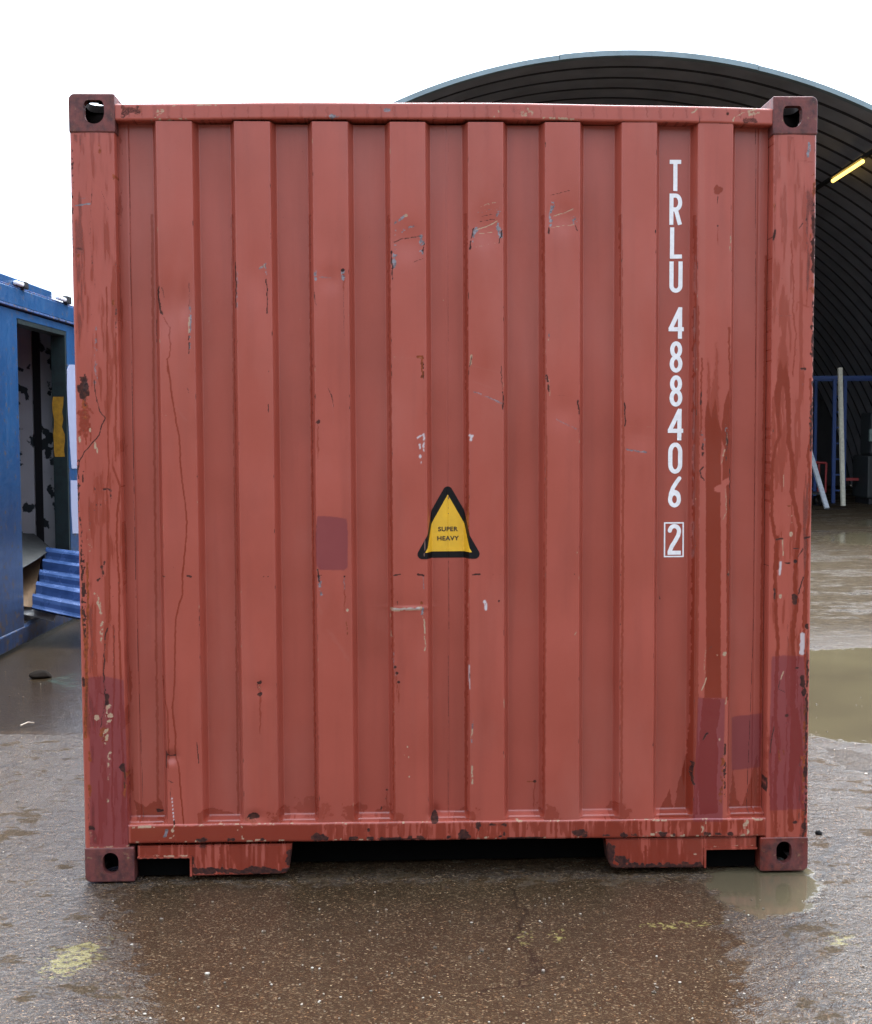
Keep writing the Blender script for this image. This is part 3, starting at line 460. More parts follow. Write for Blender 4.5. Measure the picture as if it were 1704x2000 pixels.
# ------------------------------------------------------------------ RED CONTAINER
con = empty('shipping_container', (0, 0, 0), 'rust red shipping container with ribbed end wall, white code letters and a yellow warning triangle', 'shipping container')
LEN = 6.058
def profile_y(X):
    Y = np.full(X.shape, RF+DEP)
    for r in RIDGES:
        d = np.abs(X-r); Y = np.minimum(Y, RF+DEP*np.clip((d-RH)/FL, 0, 1))
    return Y
def smooth_prof(X):
    acc = 0
    for k, wt in ((-.003, .25), (-.0015, .5), (0, 1), (.0015, .5), (.003, .25)): acc = acc+wt*profile_y(X+k)
    return acc/2.5
def wall_y(X, Z):
    Y = smooth_prof(X)
    rec = np.clip((Y-RF)/DEP, 0, 1)
    Y = Y-rec*np.clip((.2075-Z)/.012, 0, 1)*.030                       # sloped foot of each recess
    Y = Y+.0014*np.sin(X*5.1+1+Z*1.7)*np.sin(Z*4.3+X*2.0)+.0008*np.sin(Z*11+X*23)
    def dent(px, py, rx, rz, d):   # pushed-in spots
        p = on_y(px, py, RF); return d*np.exp(-((X-p[0])/rx)**2-((Z-p[2])/rz)**2)
    Y = Y+dent(325, 600, .035, .10, .009)+dent(360, 590, .02, .06, .006)+dent(335, 1480, .02, .02, .010)+dent(497, 1597, .03, .02, .006)
    Y = Y+dent(775, 1200, .07, .05, .003)-dent(800, 1188, .07, .006, .003)+dent(1400, 880, .05, .12, .006)+dent(848, 1592, .02, .02, .008)+dent(500, 540, .04, .09, .004)+dent(1350, 1520, .015, .05, .006)+dent(645, 545, .04, .04, .003)+dent(800, 470, .05, .06, .005)+dent(950, 445, .05, .06, .005)+dent(1100, 425, .05, .05, .004)+dent(950, 740, .05, .08, .004)+dent(1100, 800, .05, .06, .004)+dent(510, 1345, .03, .03, .003)+dent(495, 900, .05, .12, .003)+dent(1250, 850, .05, .05, .003)+dent(1395, 1300, .05, .1, .004)+dent(650, 1250, .05, .09, .003)+dent(330, 1000, .04, .15, .003)+dent(800, 1350, .05, .08, .003)
    for sx in (-1.042, .0, 1.042):                                     # upright weld seams
        Y = Y+.0025*np.exp(-((X-sx)/.0022)**2)
    return Y
xs = np.arange(-1.075, 1.0751, .0024); zs = np.arange(.183, 2.508, .0032)
XX, ZZ = np.meshgrid(xs, zs, indexing='ij')
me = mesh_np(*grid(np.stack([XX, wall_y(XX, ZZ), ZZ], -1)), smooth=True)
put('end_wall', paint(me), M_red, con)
def post(name, s, y0, y1, fine=True):
    # cross-section (x outwards, y), rounded outer corner
    r = .011; pr = [(1.0745, .058), (1.0745, .004), (1.0765, .0008)]
    pr += [(x, 0) for x in np.linspace(1.0775, 1.219-r, 52 if fine else 3)]
    pr += [(1.219-r+r*math.sin(a), r-r*math.cos(a)) for a in np.linspace(.12, math.pi/2, 8)]
    pr += [(1.219, y) for y in np.linspace(r+.01, .15, 12 if fine else 2)]+[(1.10, .15), (1.10, .058)]
    pr = np.array(pr); z = np.arange(.1165, 2.469, .0032) if fine else np.array([.1165, 2.468])
    P = np.zeros((len(pr), len(z), 3)); P[..., 0] = s*pr[:, 0:1]; Yl = pr[:, 1:2]
    if y1 < y0: P[..., 1] = y0-Yl
    else: P[..., 1] = y0+Yl
    P[..., 2] = z[None]
    if fine: P[..., 1] += .0012*np.sin(P[..., 2]*9+s)*np.sin(P[..., 0]*40)
    me = mesh_np(*grid(P, flip=(s < 0) != (y1 < y0)), smooth=True)
    return put(name, paint(me) if fine else me, M_red, con)
for s in (-1, 1): post('corner_post', s, 0, 1)
for s in (-1, 1): post('corner_post', s, LEN, 0, False)
def rail(name, pr, x0, x1, zoff, y0=0, sgn=1, fine=True):
    pr = np.array(pr); x = np.arange(x0, x1, .0028) if fine else np.linspace(x0, x1, 4); x[-1] = x1
    P = np.zeros((len(x), len(pr), 3)); P[..., 0] = x[:, None]; P[..., 1] = y0+sgn*pr[None, :, 0]; P[..., 2] = pr[None, :, 1]+zoff(x)[:, None]
    me = mesh_np(*grid(P, flip=sgn < 0), smooth=True)
    return put(name, paint(me) if fine else me, M_red, con)
def rprof(z0, z1, yf, yb, r=.006, n=14):
    a = [(yb, z0), (yf+r+.02, z0), (yf+r, z0), (yf+r*.3, z0+r*.3)]
    a += [(yf, z) for z in np.linspace(z0+r, z1-r, n)]; a += [(yf+r*.3, z1-r*.3), (yf+r, z1), (yf+.03, z1), (yb, z1)]
    return a
_pf = np.polyfit([-1.06, -.6, -.16, -.02, .5, 1.03], [.006, .0105, .0135, .0145, .0085, -.001], 3)
bow = lambda x: np.polyval(_pf, x)+.0008*np.sin(x*9)
flat = lambda x: .0006*np.sin(x*31)-.004*x
rail('top_rail', rprof(2.5, 2.5545, .0035, .07), -1.0735, 1.0735, bow)
rail('bottom_rail', rprof(.124, .1895, .0025, .075), -1.0740, 1.0740, flat)
rail('top_rail', rprof(2.5, 2.5545, .0035, .07), -1.0735, 1.0735, flat, LEN, -1, False)
rail('bottom_rail', rprof(.124, .1895, .0025, .075), -1.0740, 1.0740, flat, LEN, -1, False)
# fork pocket skirts: two plates, with a pocket cut in each
for s in (-1, 1):
    bm = bmesh.new()
    a = [(-1.046, .1175), (-1.046, .0775), (-.884, .0775), (-.873, .070), (-.869, .058), (-.866, .016), (-.862, .0135), (-.566, .0155), (-.550, .020), (-.541, .034), (-.534, .08), (-.531, .1175)]
    if s > 0: a = [(-x, z) for x, z in a][::-1]
    prism(bm, a, .010, .09)
    bmesh.ops.bevel(bm, geom=[e for e in bm.edges if abs(e.verts[0].co.y-.01) < 1e-5 and abs(e.verts[1].co.y-.01) < 1e-5], offset=.004, segments=2, affect='EDGES')
    bmesh.ops.triangulate(bm, faces=[f for f in bm.faces if len(f.verts) > 4])
    slice_bm(bm, 0, *( (-1.04, -.53, .004) if s < 0 else (.532, 1.044, .004))); slice_bm(bm, 2, .016, .117, .004)
    sk = put('pocket_skirt', paint(bm_mesh(bm)), M_red, con)
    bm = bmesh.new()                                                   # raised lip round the pocket
    box(bm, min(s*1.046, s*.872), max(s*1.046, s*.872), .0035, .0098, .0765, .0835)
    box(bm, min(s*.872, s*.865), max(s*.872, s*.865), .0035, .0098, .014, .0835)
    slice_bm(bm, 0, -1.04 if s < 0 else .866, -.866 if s < 0 else 1.045, .006)
    put('pocket_lip', paint(bm_mesh(bm)), M_red, con)
# corner castings, hollow with hand holes
def stadium(wd, h, n=10):
    r = wd/2; c = h/2-r; pts = []
    for k in range(n+1): a = math.pi*k/n; pts.append((r*math.cos(a), c+r*math.sin(a)))
    for k in range(n+1): a = math.pi+math.pi*k/n; pts.append((r*math.cos(a), -c+r*math.sin(a)))
    return pts
def cutter(pts, M):
    bm = bmesh.new(); vs = [bm.verts.new((p[0], p[1], -.04)) for p in pts]; f = bm.faces.new(vs)
    r = bmesh.ops.extrude_face_region(bm, geom=[f])
    for v in r['geom']:
        if isinstance(v, bmesh.types.BMVert): v.co.z = .04
    bmesh.ops.recalc_face_normals(bm, faces=bm.faces); bm.transform(M); me = bpy.data.meshes.new('c'); bm.to_mesh(me); bm.free(); return me
def casting(s, top, hx, hz, hw, hh, flatten=False):
    """built at the front; x mirrored by s"""
    x0, x1 = (1.0715, 1.2195) if top else (1.0555, 1.2195); z0, z1 = (2.4665, 2.591) if top else (.001, .118)
    bm = bmesh.new(); box(bm, x0, x1, -.0035, .178, z0, z1)
    def pick(fn): return [e for e in bm.edges if fn(e)]
    zc = z1 if top else z0
    big = pick(lambda e: all(abs(v.co.x-x1) < 1e-5 and abs(v.co.z-zc) < 1e-5 for v in e.verts))
    bmesh.ops.bevel(bm, geom=big, offset=.020, segments=5, affect='EDGES', profile=.5)
    bmesh.ops.bevel(bm, geom=[e for e in bm.edges if e.is_manifold and e.calc_face_angle() > .5], offset=.005, segments=3, affect='EDGES', profile=.5)
    bmesh.ops.recalc_face_normals(bm, faces=bm.faces)
    me = bpy.data.meshes.new('cast'); bm.to_mesh(me); bm.free(); ob = link(bpy.data.objects.new('tmp', me)); tmp = [ob]
    def sub(m2):
        o2 = link(bpy.data.objects.new('tmpc', m2)); tmp.append(o2); md = ob.modifiers.new('b', 'BOOLEAN'); md.object = o2; md.operation = 'DIFFERENCE'; md.solver = 'EXACT'
    b2 = bmesh.new(); box(b2, x0+.016, x1-.020, .026, .160, z0+(.014 if top else .024), z1-(.024 if top else .014)); bmesh.ops.recalc_face_normals(b2, faces=b2.faces); m2 = bpy.data.meshes.new('c'); b2.to_mesh(m2); b2.free(); sub(m2)
    pts = stadium(hw, hh)
    if flatten: pts = [(x, min(y, hh/2-.011)*(1 if y < 0 else 1.08)) for x, y in pts]
    sub(cutter(pts, Matrix.Translation((hx, 0, hz)) @ Matrix.Rotation(math.pi/2, 4, 'X')))
    zt = z1 if top else z0
    sub(cutter(stadium(.064, .120), Matrix.Translation(((x0+x1)/2+.004, .095, zt))))
    if not top: sub(cutter(stadium(.055, .080), Matrix.Translation((x1, .09, (z0+z1)/2)) @ Matrix.Rotation(math.pi/2, 4, 'Y') @ Matrix.Rotation(math.pi/2, 4, 'Z')))
    dg = bpy.context.evaluated_depsgraph_get(); me = bpy.data.meshes.new_from_object(ob.evaluated_get(dg))
    for o in tmp: bpy.data.objects.remove(o)
    bm = bmesh.new(); bm.from_mesh(me)
    bmesh.ops.triangulate(bm, faces=[f for f in bm.faces if len(f.verts) > 4])
    if s < 0: bm.transform(Matrix.Scale(-1, 4, (1, 0, 0)))
    return bm
M_cavity = plain('cavity_shade', (.010, .007, .006), .9, spec=.1)  # near-black for the casting cavities, standing in for their deep shade
def xz(px, py): p = on_y(px, py, 0); return abs(p[0]), p[2]
castm = {}
for s, top, hp, hw, hh, fl in ((-1, True, (183.5, 216), .066, .084, True), (1, True, (1548.5, 225.5), .064, .080, True),
                           (-1, False, (216.5, 1686.5), .053, .074, False), (1, False, (1531.5, 1664.5), .053, .076, False)):
    hx, hz = xz(*hp); bm = casting(s, top, hx, hz, hw, hh, fl); me_ = paint(bm_mesh(bm)); me_.materials.append(M_cast); me_.materials.append(M_cavity)
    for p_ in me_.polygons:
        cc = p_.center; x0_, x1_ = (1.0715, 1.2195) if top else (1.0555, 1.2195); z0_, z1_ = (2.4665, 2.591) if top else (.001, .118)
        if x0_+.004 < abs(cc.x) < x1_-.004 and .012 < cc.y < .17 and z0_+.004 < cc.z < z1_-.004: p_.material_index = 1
    castm[(s, top)] = put('corner_casting', me_, None, con)
    c2 = castm[(s, top)].copy(); link(c2); c2.parent = con; c2.scale = (1, -1, 1); c2.location = (0, LEN, 0)
# protective plates on the roof beside the top castings, side walls, roof, floor
def corr(n_len, z0, z1, x, s, y0=.15, y1=LEN-.15):
    ys = [y0]; ds = [0]; y = y0+.03
    while y < y1-.30:
        ys += [y, y+.07, y+.14, y+.21]; ds += [0, 0, .036, .036]; y += .278
    ys.append(y1); ds.append(0); ys, ds = np.array(ys), np.array(ds)
    P = np.zeros((len(ys), 2, 3)); P[..., 1] = ys[:, None]; P[..., 0] = (x-s*ds)[:, None]; P[:, 0, 2] = z0; P[:, 1, 2] = z1
    return P
for s in (-1, 1):
    put('side_wall', mesh_np(*grid(corr(0, .16, 2.53, s*1.212, s), flip=s < 0), False), M_red, con)
    bm = bmesh.new(); box(bm, min(s*1.216, s*1.15), max(s*1.216, s*1.15), .178, LEN-.178, .010, .165); box(bm, min(s*1.216, s*1.16), max(s*1.216, s*1.16), .178, LEN-.178, 2.51, 2.552)
    put('side_rail', bm_mesh(bm), M_red, con)
bm = bmesh.new(); box(bm, -1.155, 1.155, .181, LEN-.181, 2.515, 2.538); box(bm, -1.068, 1.068, .075, .1808, 2.515, 2.538); box(bm, -1.068, 1.068, LEN-.1808, LEN-.075, 2.515, 2.538); y = .35
while y < LEN-.4: box(bm, -1.06, 1.06, y, y+.09, 2.5385, 2.5465, bev=.003, seg=1); y += .2
put('roof', bm_mesh(bm), M_red, con)
bm = bmesh.new(); box(bm, -1.149, 1.149, .0765, LEN-.08, .146, .18); y = .4
box(bm, -1.05, 1.05, .165, .185, .004, .1455); box(bm, -1.05, -.872, .05, .1649, .004, .100); box(bm, .872, 1.05, .05, .1649, .004, .100); put('floor', bm_mesh(bm), plain('underfloor_shade', (.003, .003, .003), 1., spec=0.), con)  # near-black; bulkhead and pocket blocks added to stand for the shade underneath
bm = bmesh.new()
while y < LEN-.3: box(bm, -1.145, 1.145, y, y+.05, .045, .1455); y += .3
put('cross_member', bm_mesh(bm), M_red, con)
bm = bmesh.new(); prism(bm, [(-1.08, .12), (1.08, .12), (1.08, 2.52), (-1.08, 2.52)], LEN-.07, LEN-.04); put('door_wall', bm_mesh(bm), M_red, con)
# ---- shapes from a signed distance field, laid on the wall surface
def sdf_mesh(fn, x0, x1, y0, y1, step, place):
    nx, ny = int((x1-x0)/step)+2, int((y1-y0)/step)+2
    X, Y = np.meshgrid(x0+np.arange(nx)*step, y0+np.arange(ny)*step, indexing='ij'); D_ = fn(X, Y)
    C = fn(X[:-1, :-1]+step/2, Y[:-1, :-1]+step/2) < 0
    idx = np.arange(nx*ny).reshape(nx, ny)
    F = np.stack([idx[:-1, :-1], idx[1:, :-1], idx[1:, 1:], idx[:-1, 1:]], -1)[C]
    e = step*.05; gx = (fn(X+e, Y)-fn(X-e, Y))/(2*e); gy = (fn(X, Y+e)-fn(X, Y-e))/(2*e); g = np.maximum(np.hypot(gx, gy), .3)
    cnt = np.zeros((nx, ny), int); Ci = C.astype(int); cnt[:-1, :-1] += Ci; cnt[1:, :-1] += Ci; cnt[1:, 1:] += Ci; cnt[:-1, 1:] += Ci
    bd = (cnt > 0) & (cnt < 4) & (np.abs(D_) < step); mv = np.where(bd, -D_, 0)
    X = X+mv*gx/g; Y = Y+mv*gy/g
    V = place(X.ravel(), Y.ravel()); used = np.unique(F); mp = -np.ones(nx*ny, int); mp[used] = np.arange(len(used))
    return V[used], mp[F]
def cap(X, Y, a, b, hw):
    ax, ay = a; bx, by = b; dx, dy = bx-ax, by-ay; q = dx*dx+dy*dy or 1e-9
    t = np.clip(((X-ax)*dx+(Y-ay)*dy)/q, 0, 1); return np.hypot(X-ax-t*dx, Y-ay-t*dy)-hw
def rect(X, Y, x0, x1, y0, y1):
    dx = np.abs(X-(x0+x1)/2)-(x1-x0)/2; dy = np.abs(Y-(y0+y1)/2)-(y1-y0)/2
    return np.minimum(np.maximum(dx, dy), 0)+np.hypot(np.maximum(dx, 0), np.maximum(dy, 0))
def ell(c, rx, ry, a0, a1, n=22):
    return [(c[0]+rx*math.cos(rad(a0+(a1-a0)*k/n)), c[1]-ry*math.sin(rad(a0+(a1-a0)*k/n))) for k in range(n+1)]
def poly(pts, hw): return ('p', pts, hw)
def rc(*a): return ('r', a)
H = 4.1
GL = {
 'T': (23, [rc(0, 23, 0, 8), rc(7.4, 15.6, 0, 61)]),
 'R': (25.6, [rc(0, 8, 0, 61), poly([(5, 4), (12, 4)]+ell((12, 17.5), 9.3, 13.5, 90, -90)+[(5, 31)], 4), ('q', (12.6, 31), (21.2, 60.9), 4.1)]),
 'L': (24, [rc(0, 8.2, 0, 61), rc(0, 24, 53, 61)]),
 'U': (26, [rc(0, 8.2, 0, 47), rc(17.8, 26, 0, 47), poly([(4.1, 47)]+ell((13, 47), 8.9, 10, 180, 360)+[(21.9, 47)], 4.1)]),
 '4': (30, [rc(18.4, 26.5, 1, 61), rc(0, 30, 38.5, 46.5), ('q', (23.5, 1), (3.2, 43), 4.1), rc(20, 26.5, 0, 6)]),
 '8': (25.2, [poly(ell((12.6, 16.5), 7.8, 12.4, 0, 360, 36), 4.1), poly(ell((12.6, 44), 8.5, 13, 0, 360, 36), 4.1)]),
 '0': (28, [poly(ell((14, 19), 9.8, 15, 0, 180)+ell((14, 42), 9.8, 15, 180, 360)+[(23.8, 19)], 4.2)]),
 '6': (26, [poly(ell((13, 45), 8.8, 12, 0, 360, 36), 4.1), poly([(22.5, 3.5), (17, 11), (10, 22), (5.6, 34), (4.3, 45)], 4), poly(ell((13, 41), 8.8, 11, 10, 150), 3.6)]),
 '2': (27, [poly(ell((14, 14.5), 9.2, 10.4, 172, -12)+[(21.5, 23), (16, 33), (9, 44), (5, 54), (4.6, 57)], 4.1), rc(.6, 27, 53, 61)]),
}
def gl_fn(prims):
    def fn(X, Y):
        d = np.full(X.shape, 1e3)
        for p in prims:
            if p[0] == 'r': d = np.minimum(d, rect(X, Y, *p[1]))
            elif p[0] == 'q':
                (ax, ay), (bx, by), hw = p[1], p[2], p[3]; Lq = math.hypot(bx-ax, by-ay); ux, uy = (bx-ax)/Lq, (by-ay)/Lq
                u = (X-ax)*ux+(Y-ay)*uy; v = -(X-ax)*uy+(Y-ay)*ux; d = np.minimum(d, rect(u, v, 0, Lq, -hw, hw))
            else:
                for a, b in zip(p[1][:-1], p[1][1:]): d = np.minimum(d, cap(X, Y, a, b, p[2]))
        return d
    return fn
CODE = [('T', 1306, 312, 373), ('R', 1306, 378, 439), ('L', 1307.6, 444, 505), ('U', 1307, 510.5, 571.5), ('4', 1306, 600, 661.5), ('8', 1308.6, 666.5, 727.5),
        ('8', 1308.8, 733, 794), ('4', 1306, 798.5, 860), ('0', 1307, 864.5, 925), ('6', 1307, 931, 991), ('2', 1306, 1023.5, 1083.5)]
M_white = plain('white_code_paint', (.74, .74, .73), .55, var=.1, scale=60)
parts = []
def on_wall(X, Z, off): return np.stack([X, wall_y(X, Z)-off, Z], -1)
xL = on_y(1306, 700, RF+DEP)[0]
for ch, px, y0, y1 in CODE:
    wg, pr = GL[ch]; a = on_y(px, y0, RF+DEP); b = on_y(px, y1, RF+DEP); k = (a[2]-b[2])/61.0
    ax = xL+(px-1306)*k
    parts.append(sdf_mesh(gl_fn(pr), -2, wg+2, -2, 63, .85, lambda X, Y, ax=ax, az=a[2], k=k: on_wall(ax+X*k, az-Y*k, .0012)))
a = on_y(1299.5, 1020, RF+DEP); b = on_y(1338, 1088, RF+DEP); k = (a[2]-b[2])/68.0; ax = xL-6.7*k
def frame(X, Y): return np.maximum(rect(X, Y, 0, 39, 0, 68), -rect(X, Y, 2.7, 36.3, 2.7, 65.3))
parts.append(sdf_mesh(frame, -1.8, 41, -1.8, 70, .9, lambda X, Y: on_wall(ax+X*k, a[2]-Y*k, .0012)))
V, F = join(parts); F = F[:, ::-1]; put('code_lettering', mesh_np(V, F, True), M_white, con)
# ---- warning sticker wrapped over recess and flanks
xu = np.arange(-.25, .2501, .0005); yu = smooth_prof(xu); arc = np.concatenate([[0], np.cumsum(np.hypot(np.diff(xu), np.diff(yu)))]); arc -= np.interp(0, xu, arc)
def wrap(off, cx, cz): return lambda Sx, Z: on_wall(np.interp(Sx, arc, xu)+cx, Z+cz, off)
p0 = on_y(876, 950, RF+DEP); p1 = on_y(876, 1089, RF+DEP); cxs = .0005; HT = p0[2]-p1[2]
def tri(side_h, r, y0, skew=.575):
    """rounded triangle, apex up; coordinates: x, z up from bottom"""
    h = side_h-2*r; hb = (side_h-r)*skew-r*.2
    A, Bp, Cp = (0, y0+side_h-r), (-hb, y0+r), (hb, y0+r)
    def fn(X, Y):
        d = np.minimum(np.minimum(cap(X, Y, A, Bp, 0), cap(X, Y, Bp, Cp, 0)), cap(X, Y, Cp, A, 0))
        def sg(p, q): return (q[0]-p[0])*(Y-p[1])-(q[1]-p[1])*(X-p[0])
        ins = (sg(A, Bp) > 0) & (sg(Bp, Cp) > 0) & (sg(Cp, A) > 0)
        return np.where(ins, -d, d)-r
    return fn
stk = sdf_mesh(tri(HT, .016, 0, .545), -.17, .17, -.003, HT+.004, .0016, wrap(.0012, cxs, p1[2]))
n = N('black_sticker_film'); M_blk = n.out((.004, .004, .005), .45, spec=.2)
st = put('warning_sticker', mesh_np(stk[0], stk[1][:, ::-1], True), M_blk, con)
to_ = tri(HT, .016, 0, .545)
yl = sdf_mesh(lambda X, Y: to_(X, Y)+.0215, -.17, .17, .0, HT, .0016, wrap(.0018, cxs, p1[2]))
n = N('yellow_sticker_film'); f = n.noise(30, 4); M_yel = n.out(n.mix(n.mr(f, .35, .7), (.70, .40, .022), (.60, .34, .022)), .35)
put('yellow_triangle', mesh_np(yl[0], yl[1][:, ::-1], True), M_yel, st)
fp = []
for txt, py in (('SUPER', 1037), ('HEAVY', 1055)):
    cu = bpy.data.curves.new('t', 'FONT'); cu.body = txt; cu.size = .0205; cu.align_x = 'CENTER'; cu.offset = .0005; cu.space_character = 1.06; cu.resolution_u = 4
    o = link(bpy.data.objects.new('t', cu)); dg = bpy.context.evaluated_depsgraph_get(); me = bpy.data.meshes.new_from_object(o.evaluated_get(dg)); bpy.data.objects.remove(o)
    q = on_y(875, py, RF+DEP)
    bm = bmesh.new(); bm.from_mesh(me)
    for v in bm.verts: x, z = v.co.x*1.10+q[0], v.co.y*1.0+q[2]; v.co = Vector((x, float(wall_y(np.array([x]), np.array([z]))[0])-.0032, z))
    fp.append(bm)
bm = fp[0]; t2 = bpy.data.meshes.new('x'); fp[1].to_mesh(t2); bm.from_mesh(t2)
me = bpy.data.meshes.new('x'); bm.to_mesh(me); put('lettering', me, plain('sticker_ink', (.02, .008, .004), .6), st)
M_scf = plain('scuff', (.12, .06, .045), .7)
for (x, y, rx, rz) in ((876.5, 972, .002, .006), (876, 992, .001, .002), (876, 1003, .0013, .002), (830, 1065, .0022, .022), (829, 1083, .002, .008)):
    bm = bmesh.new(); q = on_y(x, y, RF+DEP if 838 < x < 905 else RF); yy = float(wall_y(np.array([q[0]]), np.array([q[2]]))[0])-.0034
    vs = [bm.verts.new((q[0]+rx*math.cos(t)*random.uniform(.6, 1.2), yy, q[2]+rz*math.sin(t)*random.uniform(.7, 1.1))) for t in np.linspace(0, 2*math.pi, 12)[:-1]]; bm.faces.new(vs)
    put('scuff_mark', bm_mesh(bm), M_scf, st)
# ------------------------------------------------------------------ yard frame: r = right, d = away from the camera, z = up
YM = Matrix(((YR[0], YD[0], 0, CAM[0]), (YR[1], YD[1], 0, CAM[1]), (0, 0, 1, 0), (0, 0, 0, 1)))
def loc(p): q = np.array(p)-CAM; return float(q @ YR), float(q @ YD), float(p[2])
def on_r(px, py, r):                                                   # meets the upright plane r = const
    d = ray(px, py); t = r/float(d @ YR); return loc(CAM+d*t)
def on_d(px, py, dd): d = ray(px, py); return loc(CAM+d*(dd/float(d @ YD)))
def yput(name, bm_or_me, mat, parent, smooth=False):
    me = bm_mesh(bm_or_me, smooth) if isinstance(bm_or_me, bmesh.types.BMesh) else bm_or_me
    me.transform(YM); return put(name, me, mat, parent)
def yloc(r, d, z): return YM @ Vector((r, d, z))
# ------------------------------------------------------------------ GROUND
def arr(*segs):
    o = []
    for a, b, st in segs: o += list(np.arange(a, b, st))
    return np.array(o)
gx = arr((-400, -60, 40), (-60, -12, 4), (-12, -4.6, .3), (-4.6, 4.2, .036), (4.2, 11, .08), (11, 30, 1), (30, 60, 5), (60, 401, 40))
gy = arr((-120, -30, 10), (-30, -8, 1), (-8, -4.2, .3), (-4.2, 2.6, .032), (2.6, 8, .06), (8, 26, .12), (26, 60, 2), (60, 600, 40))
GX, GY = np.meshgrid(gx, gy, indexing='ij')
def vn2(X, Y, cell, seed):
    r = np.random.default_rng(seed); g = r.random((128, 128)); u, v = X/cell, Y/cell; ui, vi = np.floor(u).astype(int), np.floor(v).astype(int)
    fu, fv = u-ui, v-vi; fu = fu*fu*(3-2*fu); fv = fv*fv*(3-2*fv); a, b = ui % 128, vi % 128; a1, b1 = (ui+1) % 128, (vi+1) % 128
    return (g[a, b]*(1-fu)+g[a1, b]*fu)*(1-fv)+(g[a, b1]*(1-fu)+g[a1, b1]*fu)*fv
def field(polys, wd):
    out = np.zeros(GX.shape)
    for pl in polys:
        P = np.array([on_ground(*p)[:2] for p in pl]); n = len(P); ins = np.zeros(GX.shape, bool); d = np.full(GX.shape, 1e9)
        for i in range(n):
            a, b = P[i], P[(i+1) % n]; ab = b-a
            ins ^= ((a[1] > GY) != (b[1] > GY)) & (GX < (b[0]-a[0])*(GY-a[1])/((b[1]-a[1]) or 1e-9)+a[0])
            t = np.clip(((GX-a[0])*ab[0]+(GY-a[1])*ab[1])/max(ab @ ab, 1e-9), 0, 1); d = np.minimum(d, np.hypot(GX-a[0]-t*ab[0], GY-a[1]-t*ab[1]))
        out = np.maximum(out, np.clip(.5+np.where(ins, d, -d)/wd, 0, 1))
    return out
mud = field([[(1378, 1712), (1400, 1690), (1578, 1688), (1606, 1722), (1606, 1745), (1582, 1772), (1540, 1786), (1480, 1788), (1425, 1768), (1392, 1738)]], .22)
mud = np.maximum(mud, field([[(1500, 1272), (1704, 1263), (1950, 1275), (1950, 1450), (1704, 1452), (1650, 1446), (1585, 1436), (1500, 1430)]], .35))
mud = np.maximum(mud, field([[(1606, 1050), (1640, 1040), (1800, 1038), (1900, 1050), (1800, 1068), (1640, 1062)], [(1652, 1020), (1700, 1014), (1850, 1014), (1850, 1027), (1680, 1027)]], 1.6))
film = field([[(-900, 1150), (260, 1150), (260, 1436), (150, 1437), (60, 1434), (-900, 1425)]], .16)
film = np.maximum(film, field([[(136, 1893), (150, 1889), (180, 1888), (184, 1903), (160, 1908)], [(60, 1905), (80, 1899), (90, 1908), (70, 1915)]], .10))
film = np.maximum(film, .75*field([[(1575, 1445), (1704, 1460), (1800, 1500), (1704, 1530), (1590, 1480)], [(1578, 1548), (1640, 1552), (1630, 1585), (1578, 1580)]], .25))
film = np.maximum(film, .95*field([[(185, 1726), (600, 1716), (1390, 1712), (1440, 1800), (1500, 1900), (1520, 2150), (260, 2150), (235, 1900), (205, 1800)]], .55))
yel = field([[(70, 1895), (100, 1850), (150, 1835), (210, 1828), (212, 1870), (160, 1900), (110, 1920)], [(1618, 1815), (1675, 1818), (1668, 1850), (1620, 1848)], [(1250, 1812), (1270, 1798), (1400, 1792), (1395, 1806), (1300, 1812)],
             [(1080, 1815), (1110, 1812), (1105, 1840), (1085, 1838)], [(1010, 1820), (1040, 1815), (1035, 1850), (1010, 1850)]], .10)
far = np.clip((GY-3.2+.6*GX*0)/2.5, 0, 1)*np.clip((GX-.5)/1, 0, 1)
grn = field([[(60, 1330), (130, 1310), (160, 1300), (170, 1355), (130, 1352), (90, 1340)], [(1330, 1722), (1385, 1706), (1400, 1725), (1350, 1740)]], .2)
GZ = .010*(vn2(GX, GY, 1.3, 3)-.5)+.005*(vn2(GX, GY, .35, 5)-.5)+.004*(vn2(GX, GY, .11, 8)-.5)
GZ = GZ*np.clip(1-np.maximum(mud, film*.8)*1.6, 0, 1)-.006+9.0*np.clip((-GY-17)/9, 0, 1)**1.5-.25*np.clip((np.hypot(GX, GY)-60)/300, 0, 1)  # includes an unseen bank behind the camera, added to darken low reflections
gme = mesh_np(*grid(np.stack([GX, GY, GZ], -1)), smooth=True)
at = gme.attributes.new('ground_a', 'FLOAT_COLOR', 'POINT'); at.data.foreach_set('color', np.stack([mud, film, yel, grn], -1).astype(np.float32).ravel())
at = gme.attributes.new('ground_b', 'FLOAT_COLOR', 'POINT'); at.data.foreach_set('color', np.stack([far, far*0, far*0, far*0+1], -1).astype(np.float32).ravel())
n = N('wet_yard_surface'); fa, _, _, _, _ = n.attr('ground_b'); mu, fi, ye, gr, _ = n.attr('ground_a')
e1 = n.noise(14, 6, .65); e2 = n.noise(45, 5, .65); e3 = n.noise(1.6, 4, .55); e4 = n.noise(5, 5, .6)
mudm = n.mr(n.math('ADD', mu, n.math('MULTIPLY', n.math('SUBTRACT', e1, .5), .9)), .46, .56)
film_ = n.mr(n.math('ADD', fi, n.math('MULTIPLY', n.math('SUBTRACT', e1, .5), .8)), .44, .60)
filmhard = n.mr(n.math('ADD', fi, n.math('MULTIPLY', n.math('SUBTRACT', e1, .5), .5)), .47, .56)
st1 = n.vor(185, 'Color'); st1d = n.vor(185, 'Distance'); st2 = n.vor(75, 'Color')
